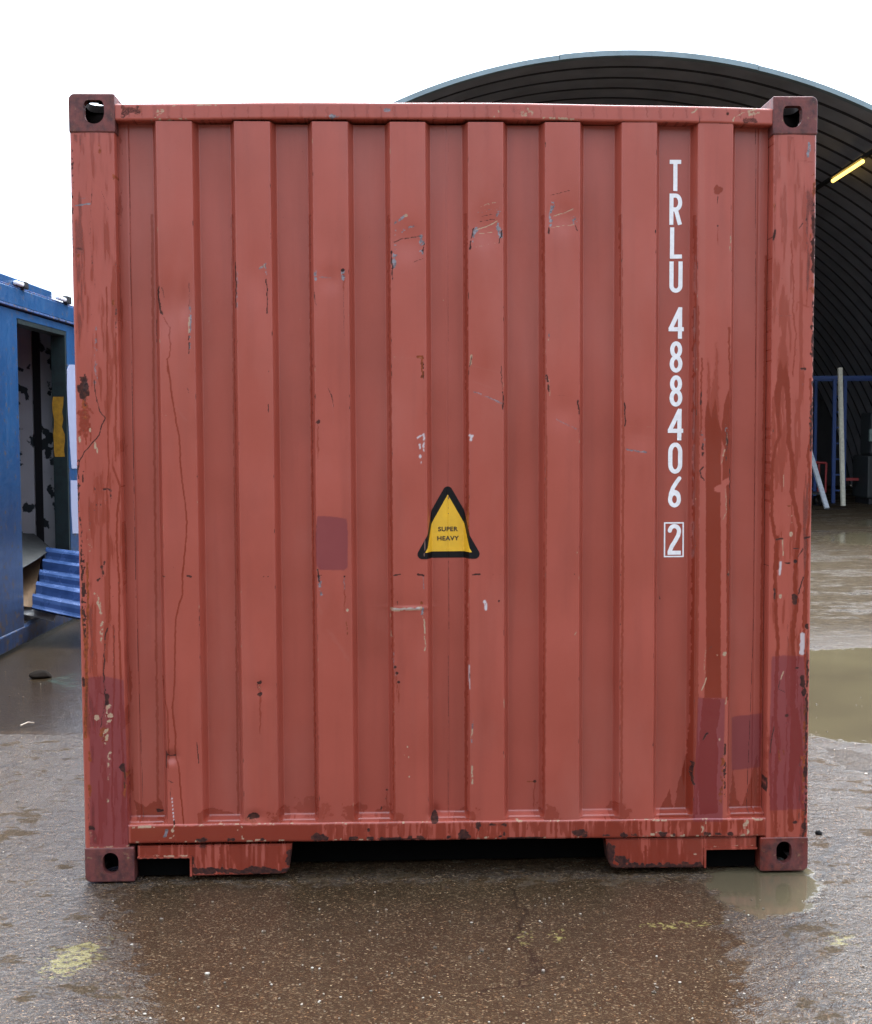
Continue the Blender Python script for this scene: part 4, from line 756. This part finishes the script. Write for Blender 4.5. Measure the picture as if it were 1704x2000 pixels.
sep = n.t.nodes.new('ShaderNodeSeparateColor'); n.t.links.new(st1, sep.inputs[0]); sep2 = n.t.nodes.new('ShaderNodeSeparateColor'); n.t.links.new(st2, sep2.inputs[0])
stones = n.ramp(sep.outputs[0], [(0, (.016, .011, .007)), (.45, (.036, .025, .015)), (.72, (.080, .052, .028)), (.9, (.15, .10, .06)), (1, (.34, .26, .17))])
tint = n.ramp(sep.outputs[1], [(0, (1, .93, .85)), (.6, (1, .95, .9)), (.85, (1.25, .85, .6)), (1, (.8, .95, 1.05))])
base = n.mix(1., stones, tint, 'MULTIPLY')
dirt = n.ramp(n.math('ADD', n.math('MULTIPLY', e3, .6), n.math('MULTIPLY', e4, .4)), [(.3, (.026, .016, .008)), (.5, (.044, .029, .015)), (.7, (.064, .045, .026))])
c = n.mix(n.mr(e2, .38, .62, .2, .75), base, dirt)
wn = n.t.nodes.new('ShaderNodeTexNoise'); wn.inputs['Scale'].default_value = 5; wn.inputs['Detail'].default_value = 6; n.t.links.new(n.tc.outputs['Object'], wn.inputs['Vector']); ws = n.t.nodes.new('ShaderNodeVectorMath'); ws.operation = 'MULTIPLY_ADD'; ws.inputs[1].default_value = (.35, .35, 0); n.t.links.new(wn.outputs['Color'], ws.inputs[0]); n.t.links.new(n.tc.outputs['Object'], ws.inputs[2]); warp = ws.outputs[0]
mudd = n.math('ADD', n.math('MULTIPLY', n.noise(1.3, 4, .6, stretch=(.55, 1, 1)), .55), n.math('MULTIPLY', n.noise(6.5, 6, .75, stretch=(.6, 1, 1)), .45)); c = n.mix(n.math('MULTIPLY', fa, n.mr(mudd, .3, .5, .6, 1.)), c, n.mix(n.mr(e1, .35, .65), (.022, .015, .008), (.072, .052, .030)))
c = n.mix(n.math('MULTIPLY', filmhard, n.mr(fi, .955, .995, .38, .92)), c, n.mix(n.mr(e4, .3, .7), (.022, .014, .008), (.034, .023, .013)))  # wet film brown, deepened beside the blue container to stand in for shade
bigst = n.math('GREATER_THAN', sep2.outputs[0], .93); c = n.mix(n.math('MULTIPLY', bigst, n.mr(n.vor(75), .12, .25, 1, 0)), c, n.mix(sep2.outputs[1], (.42, .32, .2), (.24, .13, .07)))
c = n.mix(n.math('MULTIPLY', n.mr(n.math('ADD', ye, n.math('MULTIPLY', n.math('SUBTRACT', e2, .5), 2.8)), .66, 1.0), .6), c, (.33, .28, .09))
c = n.mix(n.math('MULTIPLY', n.mr(n.math('ADD', gr, n.math('MULTIPLY', n.math('SUBTRACT', e1, .5), 2.8)), .75, 1.15), .55), c, (.05, .085, .065))
crk = n.math('MULTIPLY', n.mr(n.vor(.55, 'Distance', 'DISTANCE_TO_EDGE', vec=warp), .0, .006, 1, 0), n.mr(n.noise(1.1, 3, .5), .46, .56)); crk = n.math('MULTIPLY', crk, n.math('SUBTRACT', 1., fa)); c = n.mix(n.math('MULTIPLY', crk, .8), c, (.010, .007, .005))
c = n.mix(mudm, c, n.mix(n.mr(e3, .35, .65), (.100, .082, .046), (.080, .064, .038)))
hh = n.math('ADD', n.math('ADD', n.math('MULTIPLY', e1, 1.5), n.math('MULTIPLY', e2, 1.0)), n.math('MULTIPLY', st1d, -.35))
flatk = n.math('MULTIPLY', n.mixf(film_, 1., .26), n.mixf(mudm, 1., 0.02))
bm1 = n.bump(n.math('ADD', hh, n.math('MULTIPLY', n.math('MULTIPLY', fa, n.noise(4.5, 4, .6)), 9.)), n.math('MULTIPLY', flatk, 1.), .013)
fr_b = n.mr(mudd, .40, .50, .12, .85); rough = n.mixf(film_, n.mixf(fa, n.mr(e4, .3, .7, .10, .24), fr_b), .07); rough = n.mixf(mudm, rough, .10)
mot = n.mr(n.noise(5.2, 6, .72, stretch=(1., 1.5, 1)), .55, .60)          # dull mud left between the wet patches
mot = n.math('MULTIPLY', mot, n.math('SUBTRACT', 1., n.math('MAXIMUM', mudm, film_))); rough = n.mixf(mot, rough, .55)
sp_ = n.mixf(n.math('MAXIMUM', mot, n.math('MULTIPLY', fa, n.mr(mudd, .40, .50, .2, 1.))), .58, .06); sp_ = n.mixf(film_, sp_, .42)
mot_ = mot
M_ground = n.out(n.mix(n.math('MULTIPLY', mot, .6), c, (.062, .044, .026)), rough, 0, bm1, sp_)
n.lk(n.math('MULTIPLY', n.math('SUBTRACT', 1., n.math('MAXIMUM', mot, n.math('MAXIMUM', n.math('MULTIPLY', film_, .85), fa))), .34), n.b.inputs['Coat Weight']); n.b.inputs['Coat Roughness'].default_value = .06; n.b.inputs['Coat IOR'].default_value = 1.4
n.lk(n.bump(n.math('ADD', e1, n.math('MULTIPLY', e2, .35)), n.math('MULTIPLY', flatk, .8), .012), n.b.inputs['Coat Normal'])
gr_o = put('ground', gme, M_ground); tag(gr_o, 'wet stained yard surface with puddles and gravel', None, None, 'structure')
# loose grit
bm = bmesh.new()
for _ in range(380):
    px, py = random.uniform(-20, 1724), 1725+275*random.random()**.8
    if random.random() < .25: px, py = random.choice((random.uniform(0, 150), random.uniform(1590, 1704))), random.uniform(1300, 1720)
    q = on_ground(px, py); s_ = random.uniform(.0016, .0042)*(1.8 if random.random() < .07 else 1)
    r = bmesh.ops.create_icosphere(bm, subdivisions=1, radius=s_); k = (random.uniform(.8, 1.5), random.uniform(.7, 1.2), random.uniform(.5, .8)); a = random.random()*6
    for v in r['verts']:
        x, y, z = v.co.x*k[0], v.co.y*k[1], v.co.z*k[2]; v.co = Vector((q[0]+x*math.cos(a)-y*math.sin(a), q[1]+x*math.sin(a)+y*math.cos(a), -.004+z))
n = N('grit_stone'); v_ = n.vor(3, 'Color', vec=None, stretch=(9, 9, 1)); sp = n.t.nodes.new('ShaderNodeSeparateColor'); n.t.links.new(v_, sp.inputs[0])
M_grit = n.out(n.ramp(sp.outputs[0], [(0, (.04, .03, .02)), (.4, (.10, .07, .045)), (.75, (.22, .17, .13)), (1, (.42, .38, .32))]), .35)
o = put('loose_grit', bm_mesh(bm), M_grit); tag(o, 'loose grit and small pebbles scattered on the wet yard', None, None, 'stuff')
def stone(name, px, py, sx, sy, sz, col, label, seed=1, rz=0., rough=.5):
    q = on_ground(px, py); bm = bmesh.new(); bmesh.ops.create_icosphere(bm, subdivisions=3, radius=1); r = random.Random(seed)
    ks = [(Vector((r.uniform(-1, 1), r.uniform(-1, 1), r.uniform(-1, 1))).normalized(), r.uniform(.6, .9)) for _ in range(9)]
    for v in bm.verts:
        for nn, k in ks:
            dd = v.co.dot(nn)-k
            if dd > 0: v.co -= nn*dd*.85
        v.co = Vector((v.co.x*sx, v.co.y*sy, v.co.z*sz+sz*.55))
    me = bm_mesh(bm); o = put(name, me, plain(name+'_surface', col, .95, var=.3, scale=40, spec=.1)); o.location = (q[0], q[1], -.006); o.rotation_euler = (0, 0, rz); return tag(o, label, 'stone')
stone('stone', 80, 1322, .075, .05, .030, (.010, .007, .005), 'dark brown lump of stone lying in the wet mud beside the blue container', 3, .2)
stone('stone', 1600, 1626, .014, .010, .009, (.012, .012, .012), 'tiny black pebble on the pale wet ground right of the red container', 5)
bm = bmesh.new(); a, b = on_ground(40, 1419), on_ground(67, 1414); mid = (a+b)/2
tube(bm, (a[0], a[1], .004), (mid[0], mid[1]+.01, .012), .0045, 8, .004); tube(bm, (mid[0], mid[1]+.01, .012), (b[0], b[1], .005), .004, 8, .0025)
tag(put('twig', bm_mesh(bm), plain('pale_twig', (.45, .38, .3), .6)), 'short pale twig lying on the dark wet ground at the left', 'twig')
# ------------------------------------------------------------------ BLUE CONTAINER
def plane_hit(px, py, z): d = ray(px, py); t = (z-CAM[2])/d[2]; return loc(CAM+d*t)
BR = .5*(plane_hit(0, 533, 2.591)[0]+plane_hit(130, 580, 2.591)[0])
D0 = .5*(on_r(30, 620, BR)[1]+on_r(50, 1250, BR)[1]); D1 = on_r(133, 800, BR)[1]; ZT = on_r(30, 620, BR)[2]
BN, BF, BW = D0-3.1, D1+1.9, 2.40
blue = empty('site_container', yloc(BR, (BN+BF)/2, 0), 'scruffy blue steel container with an open doorway and peeling paint inside', 'storage container')
n = N('blue_container_paint'); big = n.noise(1.5, 4); st = n.noise(8, 5, .6, stretch=(1, 1, .12)); f = n.noise(18, 6, .7); sz = n.t.nodes.new('ShaderNodeSeparateXYZ'); n.t.links.new(n.tc.outputs['Object'], sz.inputs[0])
c = n.mix(n.mr(big, .3, .7), (.008, .052, .150), (.014, .080, .205)); c = n.mix(n.mr(st, .55, .75, 0, .5), c, (.035, .12, .26)); c = n.mix(n.mr(st, .25, .42, .6, 0), c, (.012, .04, .14))
c = n.mix(n.math('MULTIPLY', n.mr(sz.outputs[2], 1.5, .1), n.mr(st, .3, .6, .4, 1.)), c, (.016, .030, .075))
c = n.mix(n.mr(n.math('ADD', f, n.math('MULTIPLY', n.mr(sz.outputs[2], 1.1, .1), .06)), .60, .65, 0, .85), c, (.09, .06, .03))
M_blue = n.out(c, n.mr(f, .3, .7, .3, .5), 0, n.bump(f, .2, .003))
n = N('blue_rusted_edge'); f = n.noise(14, 6, .7); M_edge = n.out(n.ramp(f, [(.4, (.012, .02, .035)), (.5, (.02, .09, .28)), (.6, (.10, .05, .03)), (.7, (.36, .28, .2))]), .6, 0, n.bump(f, .4, .004))
bm = bmesh.new(); box(bm, BR-.05, BR, BN+.1, D0, .14, 2.37); box(bm, BR-.05, BR, D1, BF-.1, .14, 2.37); box(bm, BR-.05, BR, D0, D1, ZT, 2.37)
yput('side_wall', bm, M_blue, blue)
bm = bmesh.new(); box(bm, BR-.06, BR+.022, BN, BF, 2.398, 2.52, bev=.006); yput('top_rail', bm, M_blue, blue)
bm = bmesh.new(); box(bm, BR-.06, BR+.026, BN, BF, 2.382, 2.397, bev=.003); box(bm, BR-.06, BR+.016, BN, BF, 2.521, 2.534, bev=.003); yput('edge_strip', bm, M_edge, blue)
bm = bmesh.new(); box(bm, BR-.06, BR+.006, BN, on_r(100, 570, BR)[1], 2.535, 2.591, bev=.006); yput('roof_edge', bm, M_blue, blue)
bm = bmesh.new(); box(bm, BR-BW, BR-.061, BN, BF, 2.52, 2.55); yput('roof', bm, M_blue, blue)
bm = bmesh.new(); box(bm, BR-.06, BR+.01, BN, BF, .02, .139, bev=.01); yput('bottom_rail', bm, M_blue, blue)
bm = bmesh.new(); box(bm, BR-BW, BR-BW+.05, BN, BF, .02, 2.519); yput('side_wall', bm, M_blue, blue)
bm = bmesh.new(); box(bm, BR-BW+.051, BR-.061, BN, BN+.05, .02, 2.519); yput('end_wall', bm, M_blue, blue)
bm = bmesh.new(); box(bm, BR-BW+.051, BR-.061, BF-.05, BF, .02, 2.519); yput('end_wall', bm, M_blue, blue)
bm = bmesh.new(); box(bm, BR-BW+.051, BR-.061, BN+.051, BF-.051, .09, .14); yput('floor', bm, plain('dirty_floor', (.06, .05, .045), .7), blue)
for d_ in (BN, BF-.12):
    bm = bmesh.new(); box(bm, BR-.12, BR+.005, d_, d_+.1, .14, 2.381, bev=.008); yput('corner_post', bm, M_blue, blue)
# brackets poking up along the roof edge
M_bk = plain('tarred_bracket', (.012, .012, .014), .5); M_bw = plain('white_glint', (.75, .76, .8), .4)
for px, py, sc_ in ((44, 556, 1), (128, 585, 1.4)):
    r_, d_, z_ = on_r(px, py, BR+.02)
    bm = bmesh.new(); box(bm, BR+.008, BR+.05, d_-.03*sc_, d_+.05*sc_, 2.528, 2.56+.02*sc_, bev=.008); br = yput('roof_bracket', bm, M_bk, blue)
    bm = bmesh.new(); box(bm, BR+.006, BR+.045, d_-.17*sc_, d_-.031*sc_, 2.54, 2.568, bev=.01); yput('bracket_glint', bm, M_bw, br)  # white blocks stand for glints of light beside the brackets
# inside: peeling partition facing the doorway
n = N('peeling_grey_wall'); f = n.noise(7.5, 4, .5); g = n.noise(2, 3)
M_peel = n.out(n.mix(n.mr(f, .56, .585), n.mix(n.mr(g, .3, .7), (.40, .40, .42), (.56, .56, .58)), n.mix(g, (.012, .018, .022), (.03, .04, .045))), .6)
DI = D1+.35
for a, b in ((-40, 66), (83, 150)):
    ra, rb = on_d(a, 900, DI)[0], on_d(b, 900, DI)[0]; bm = bmesh.new(); box(bm, ra, rb, DI, DI+.03, .141, 2.5); yput('inner_panel', bm, M_peel, blue)
ra, rb = on_d(66, 900, DI)[0], on_d(83, 900, DI)[0]; bm = bmesh.new(); box(bm, ra+.001, rb-.001, DI+.02, DI+.08, .141, 2.5); yput('gap_strip', bm, M_bk, blue)  # black strip painted in for the dark gap between the two panels
# door frame round the opening
n = N('dark_green_jamb'); f = n.noise(12, 6, .7); M_jamb = n.out(n.ramp(f, [(.35, (.004, .008, .010)), (.55, (.008, .022, .022)), (.66, (.01, .015, .015)), (.74, (.2, .16, .07))]), .5)
bm = bmesh.new(); box(bm, BR-.115, BR-.004, D1-.035, D1-.001, .142, ZT); box(bm, BR-.115, BR-.051, D0+.001, D0+.03, .142, ZT); box(bm, BR-.115, BR-.004, D0+.031, D1-.036, ZT-.035, ZT-.001); fr = yput('door_frame', bm, M_jamb, blue)
za, zb = on_d(120, 775, D1)[2], on_d(120, 892, D1)[2]
bm = bmesh.new(); q = []
for k in range(9): t = k/8; q.append((BR-.105+random.uniform(-.012, .006), zb+(za-zb)*t))
for k in range(9): t = 1-k/8; q.append((BR-.035+random.uniform(-.012, .02), zb+(za-zb)*t))
vs = [bm.verts.new((x, D1-.0375, z)) for x, z in q]; bm.faces.new(vs); yput('yellow_paint', bm, plain('yellow_paint_patch', (.36, .19, .01), .6, var=.3, scale=30), fr)
def wall_patch(name, pts, mat):
    bm = bmesh.new(); L_ = [on_r(x, y, BR+.003) for x, y in pts]; vs = [bm.verts.new((BR+.003, p[1], p[2])) for p in L_]; f = bm.faces.new(vs)
    ex = bmesh.ops.extrude_face_region(bm, geom=[f])
    for v in ex['geom']:
        if isinstance(v, bmesh.types.BMVert): v.co.x -= .002
    return yput(name, bm, mat, blue)
M_lav = plain('pale_paint', (.27, .30, .42), .6, var=.05)
wall_patch('pale_patch', [(131, 722), (136, 712), (142, 712), (200, 720), (200, 915), (140, 915), (136, 860), (133, 810), (131, 760)], M_lav)
wall_patch('pale_patch', [(138, 938), (200, 940), (200, 1042), (142, 1042), (139, 990)], M_lav)
# ------------------------------------------------------------------ metal sheets spilling out of the doorway
def sheet(name, corners, mat, label, cat='metal sheet', amp=0, ribs=0, nu=10, sag=0., group=None, th=.004):
    TL, TR, BR_, BL = [np.array(on_d(x, y, d)) for x, y, d in corners]; nv = ribs*8+8
    P = np.zeros((nu, nv, 3)); nrm = np.cross(TR-TL, BL-TL); nrm /= np.linalg.norm(nrm)
    if nrm[2] < 0: nrm = -nrm
    for i in range(nu):
        for j in range(nv):
            u, v = i/(nu-1), j/(nv-1); p = (TL*(1-u)+TR*u)*(1-v)+(BL*(1-u)+BR_*u)*v
            h = amp*np.clip(1.6*math.sin(2*math.pi*ribs*v), -1, 1)*.5 if ribs else 0
            P[i, j] = p+nrm*(h-sag*math.sin(math.pi*u))
    V1, F1 = grid(P); V2, F2 = grid(P-nrm*th, flip=True)
    idx = np.arange(nu*nv).reshape(nu, nv); ring = list(idx[0, :])+list(idx[1:, -1])+list(idx[-1, ::-1][1:])+list(idx[::-1, 0][1:-1])
    m = nu*nv; S_ = np.array([[a, b, b+m, a+m] for a, b in zip(ring, ring[1:]+ring[:1])])
    me = mesh_np(np.concatenate([V1, V2]), np.concatenate([F1, F2+m, S_]), False); me.transform(YM); o = put(name, me, mat); return tag(o, label, cat, group)
n = N('blue_sheet_metal'); f = n.noise(9, 4); M_bs = n.out(n.mix(n.mr(f, .35, .65), (.028, .062, .165), (.05, .10, .25)), n.mr(f, .3, .7, .16, .34), .1, n.bump(f, .15, .004))
da, db = D1+.15, D0+.3
sheet('corrugated_sheet', [(92, 1072, D1-.15), (260, 1084, D1-.35), (260, 1222, D0-.1), (60, 1186, D0+.1)], M_bs, 'blue corrugated metal sheet sticking out of the container doorway', amp=.05, ribs=5, nu=14, sag=.015)
sheet('flat_sheet', [(20, 1035, da), (66, 1042, da), (101, 1071, da-.25), (38, 1112, db-.1)], plain('dull_grey_sheet', (.055, .058, .055), .45, .3), 'dull grey sheet lying on top of the pile in the doorway', sag=.01)
sheet('board', [(20, 1100, da), (82, 1078, da), (63, 1186, db+.02), (10, 1180, db)], plain('brown_board', (.20, .12, .06), .7), 'brown board between the blue wall and the corrugated sheet', 'board')
sheet('board', [(48, 1181, db+.1), (112, 1196, db-.02), (104, 1213, db-.1), (44, 1199, db)], plain('white_board', (.5, .5, .48), .5), 'off white board under the blue corrugated sheet', 'board')
bm = bmesh.new()
for dz, dr in ((.142, 0), (.19, .04), (.24, -.03)): box(bm, BR-.9, BR-.15+dr, D0+.35+dr, D1-.15, dz, dz+.04, bev=.003)
tag(yput('timber_stack', bm, plain('dark_wet_timber', (.03, .024, .02), .6, var=.4), None), 'dark wet timber boards stacked under the metal sheets', 'timber')
# ------------------------------------------------------------------ SHED
SD = 20.0; pa, pb, pc_ = [np.array(on_d(x, y, SD))[[0, 2]] for x, y in ((797, 197), (1215, 109), (1704, 217))]
SR, SZ = np.linalg.solve(2*np.array([pb-pa, pc_-pa]), [pb @ pb-pa @ pa, pc_ @ pc_-pa @ pa]); R0 = math.hypot(pa[0]-SR, pa[1]-SZ); SL = 16.2; print('shed', SR, SZ, R0)
shed = empty('arched_shed', yloc(SR, SD+SL/2, 0), 'large open arched shed of dark ribbed steel with a pale front rim', 'shed')
a0 = math.asin(-SZ/R0); ang = np.linspace(a0, math.pi-a0, 121)
def shell(prof):
    prof = np.array(prof); P = np.zeros((len(ang), len(prof), 3)); P[..., 0] = SR+np.cos(ang)[:, None]*prof[None, :, 1]; P[..., 1] = prof[None, :, 0]; P[..., 2] = SZ+np.sin(ang)[:, None]*prof[None, :, 1]
    return P
pr = []; d_ = SD+.02
while d_ < SD+SL-.6: pr += [(d_, R0), (d_+.46, R0-.012), (d_+.485, R0+.02), (d_+.595, R0+.02)]; d_ += .62
pr.append((d_, R0))
Vi, Fi = grid(shell(pr), smooth=False); po = [(p[0], p[1]+.05) for p in pr]; Vo, Fo = grid(shell(po), flip=True)
n = N('dark_ribbed_steel'); f = n.noise(2.2, 5, .6); g = n.noise(30, 3, .6)
M_rib = n.out(n.mix(n.mr(f, .3, .7), (.235, .245, .265), (.36, .37, .40)), .45, .3, n.bump(g, .3, .01))
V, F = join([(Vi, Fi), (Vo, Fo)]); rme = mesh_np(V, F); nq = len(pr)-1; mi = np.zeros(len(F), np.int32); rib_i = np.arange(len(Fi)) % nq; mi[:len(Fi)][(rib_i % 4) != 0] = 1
rme.materials.append(M_rib); rme.materials.append(plain('groove_shade', (.030, .030, .032), .8, spec=.1)); rme.polygons.foreach_set('material_index', mi)  # groove faces coloured dark to paint the shadow lines between the bands
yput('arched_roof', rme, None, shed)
M_rim = plain('pale_rim_paint', (.17, .225, .24), .6, var=.2, scale=3)
def ang_px(px): return math.acos(np.clip((on_d(px, 150, SD)[0]-SR)/R0, -1, 1))
cuts = [a0, ang_px(1478), ang_px(1092), math.pi-a0]
for k in range(3):
    aa = np.linspace(cuts[k]+.0004, cuts[k+1]-.0004, 60); o_ = .012 if k == 1 else 0; rr = [(SD-.12-o_, R0-.028), (SD-.12-o_, R0+.045+o_*.5), (SD+.015, R0+.05+o_*.5), (SD+.015, R0-.028)]; rr.append(rr[0])
    P = np.zeros((60, 5, 3)); P[..., 0] = SR+np.cos(aa)[:, None]*np.array([q[1] for q in rr]); P[..., 1] = np.array([q[0] for q in rr])[None]; P[..., 2] = SZ+np.sin(aa)[:, None]*np.array([q[1] for q in rr])
    yput('front_rim', mesh_np(*grid(P)), M_rim, shed)
bm = bmesh.new(); vs = [bm.verts.new((SR+math.cos(a)*(R0+.04), d_, SZ+math.sin(a)*(R0+.04)-(.4 if k_ in (0, len(ang)-1) else 0))) for k_, a in enumerate(ang)]; f_ = bm.faces.new(vs); ex = bmesh.ops.extrude_face_region(bm, geom=[f_])
for v in ex['geom']:
    if isinstance(v, bmesh.types.BMVert): v.co.y += .1
yput('rear_wall', bm, plain('dark_rear_wall', (.02, .02, .022), .7), shed)
# lamp and its conduit, hung just under the roof
LD = 21.5; lp = on_d(1686, 315, LD); lq = (lp[0], LD*1.0755, lp[2])
lamp = empty('strip_lamp', yloc(lp[0], (LD+lq[1])/2, lp[2]), 'lit yellow strip lamp hanging under the shed roof', 'lamp')
bm = bmesh.new(); tube(bm, (lp[0], LD, lp[2]), (lq[0], lq[1], lq[2]), .033, 16)
n = N('lit_tube'); n.b.inputs['Emission Color'].default_value = (1, .62, .13, 1); n.b.inputs['Emission Strength'].default_value = 1.35; M_tube = n.out((.8, .7, .4), .4)
yput('tube', bm, M_tube, lamp)
bm = bmesh.new(); box(bm, lp[0]-.05, lp[0]+.05, LD-.05, lq[1]+.05, lp[2]+.045, lp[2]+.085, bev=.008); yput('housing', bm, plain('lamp_housing', (.03, .03, .03), .5), lamp)
bm = bmesh.new(); box(bm, lp[0]-.03, lp[0]+.03, SD+.2, LD-.06, lp[2]+.03, lp[2]+.09); box(bm, lp[0]-.03, lp[0]+.03, lq[1]+.06, 32, lp[2]+.03, lp[2]+.09)
yput('conduit', bm, plain('conduit_black', (.01, .01, .01), .6), shed)
# things inside the shed
M_rk = plain('blue_rack_steel', (.018, .05, .17), .5); DR = 27.0
def gz(px, d): return on_d(px, 900, d)[0]
rack = empty('storage_rack', yloc(gz(1650, DR), DR, 0), 'tall blue steel storage rack standing inside the shed', 'rack')
rx = gz(1629, DR); zt = on_d(1630, 741, DR)[2]
def upright(r, dd0, dd1, nm='upright_frame'):
    bm = bmesh.new(); box(bm, r-.035, r+.035, dd0-.03, dd0+.03, 0, zt); box(bm, r+.19, r+.25, dd0-.03, dd0+.03, 0, zt)
    z = .25
    while z < zt: box(bm, r+.036, r+.189, dd0-.012, dd0+.012, z, z+.03); z += .33
    return yput(nm, bm, M_rk, rack)
upright(rx, DR, 0); upright(rx+2.6, DR, 0); upright(gz(1596, DR)-.0, DR+.9, 0); upright(rx+2.6, DR+.9, 0)
bm = bmesh.new(); box(bm, rx-1.2, rx+2.9, DR-.04, DR+.04, zt+.001, zt+.075); box(bm, rx-1.2, rx+2.9, DR+.86, DR+.94, zt+.001, zt+.075); yput('top_beam', bm, M_rk, rack)
M_rr = plain('red_beam_paint', (.22, .018, .018), .5)
z = on_d(1670, 936, DR)[2]; bm = bmesh.new(); box(bm, rx+.26, rx+2.56, DR-.03, DR+.03, z-.03, z+.03); yput('shelf_beam', bm, M_rr, rack)
# pale pole and leaning plank
p, q = on_d(1641.5, 718, 25.4), on_d(1647.5, 988, 25.2)
bm = bmesh.new(); bar(bm, (p[0], p[1], p[2]), (q[0], q[1], max(q[2], 0)), .075, .06); tag(yput('pole', bm, plain('pale_timber', (.52, .50, .40), .6), None), 'tall pale wooden pole standing upright against the blue rack', 'pole')
p, q = on_d(1580, 873, 25.6), on_d(1616, 993, 24.6)
bm = bmesh.new(); bar(bm, (p[0], p[1], p[2]), (q[0], q[1], max(q[2], .01)), .085, .05); tag(yput('plank', bm, plain('white_plank', (.42, .45, .48), .5), None), 'white plank leaning at a slant behind the edge of the red container', 'plank')
# red trolley frame
fr_ = empty('trolley', yloc(gz(1606, 26), 26, 0), 'small red tubular metal trolley beside the leaning plank', 'trolley')
def tb(nm, pts, r, mat, par):
    bm = bmesh.new()
    for a, b in zip(pts[:-1], pts[1:]): tube(bm, a, b, r, 8)
    return yput(nm, bm, mat, par)
A, Bq, Cq, Dq = [on_d(x, y, 26) for x, y in ((1570, 904), (1615, 904), (1613, 962), (1570, 962))]
tb('handle_frame', [A, Bq, Cq], .022, M_rr, fr_); tb('side_frame', [(A[0], 26.5, A[2]), (Bq[0], 26.5, Bq[2]), (Cq[0], 26.5, Cq[2])], .022, M_rr, fr_)
bm = bmesh.new(); box(bm, A[0], Cq[0], 25.97, 26.53, Cq[2]-.04, Cq[2]); yput('deck', bm, M_bk, fr_)
for r_ in (A[0]+.08, Cq[0]-.08):
    for dd in (26.05, 26.45): bm = bmesh.new(); tube(bm, (r_-.02, dd, .09), (r_+.02, dd, .09), .09, 16); yput('wheel', bm, M_bk, fr_)
tb('leg_frame', [(Cq[0]-.08, 26.05, .09), (Cq[0]-.08, 26.05, Cq[2]-.03)], .015, M_bk, fr_)
# dark machine at the edge of the frame
mr = gz(1696, 26.4); mc = empty('machine', yloc(mr+.5, 26.9, 0), 'dark workshop machine with a pale green guard at the right edge of the shed', 'machine')
bm = bmesh.new(); box(bm, mr, mr+1.1, 26.4, 27.4, .12, 1.0, bev=.03); box(bm, mr+.08, mr+.95, 26.5, 27.2, 1.0, 1.9, bev=.06); yput('body', bm, plain('machine_grey', (.022, .026, .026), .5), mc)
bm = bmesh.new(); z = on_d(1700, 850, 26.3)[2]; box(bm, mr+.0, mr+.5, 26.30, 26.395, z-.13, z+.13, bev=.02); yput('guard', bm, plain('pale_green_guard', (.16, .22, .20), .5), mc)
for a_ in (mr+.05, mr+.95): bm = bmesh.new(); box(bm, a_, a_+.1, 26.45, 27.35, 0, .119); yput('foot', bm, M_bk, mc)
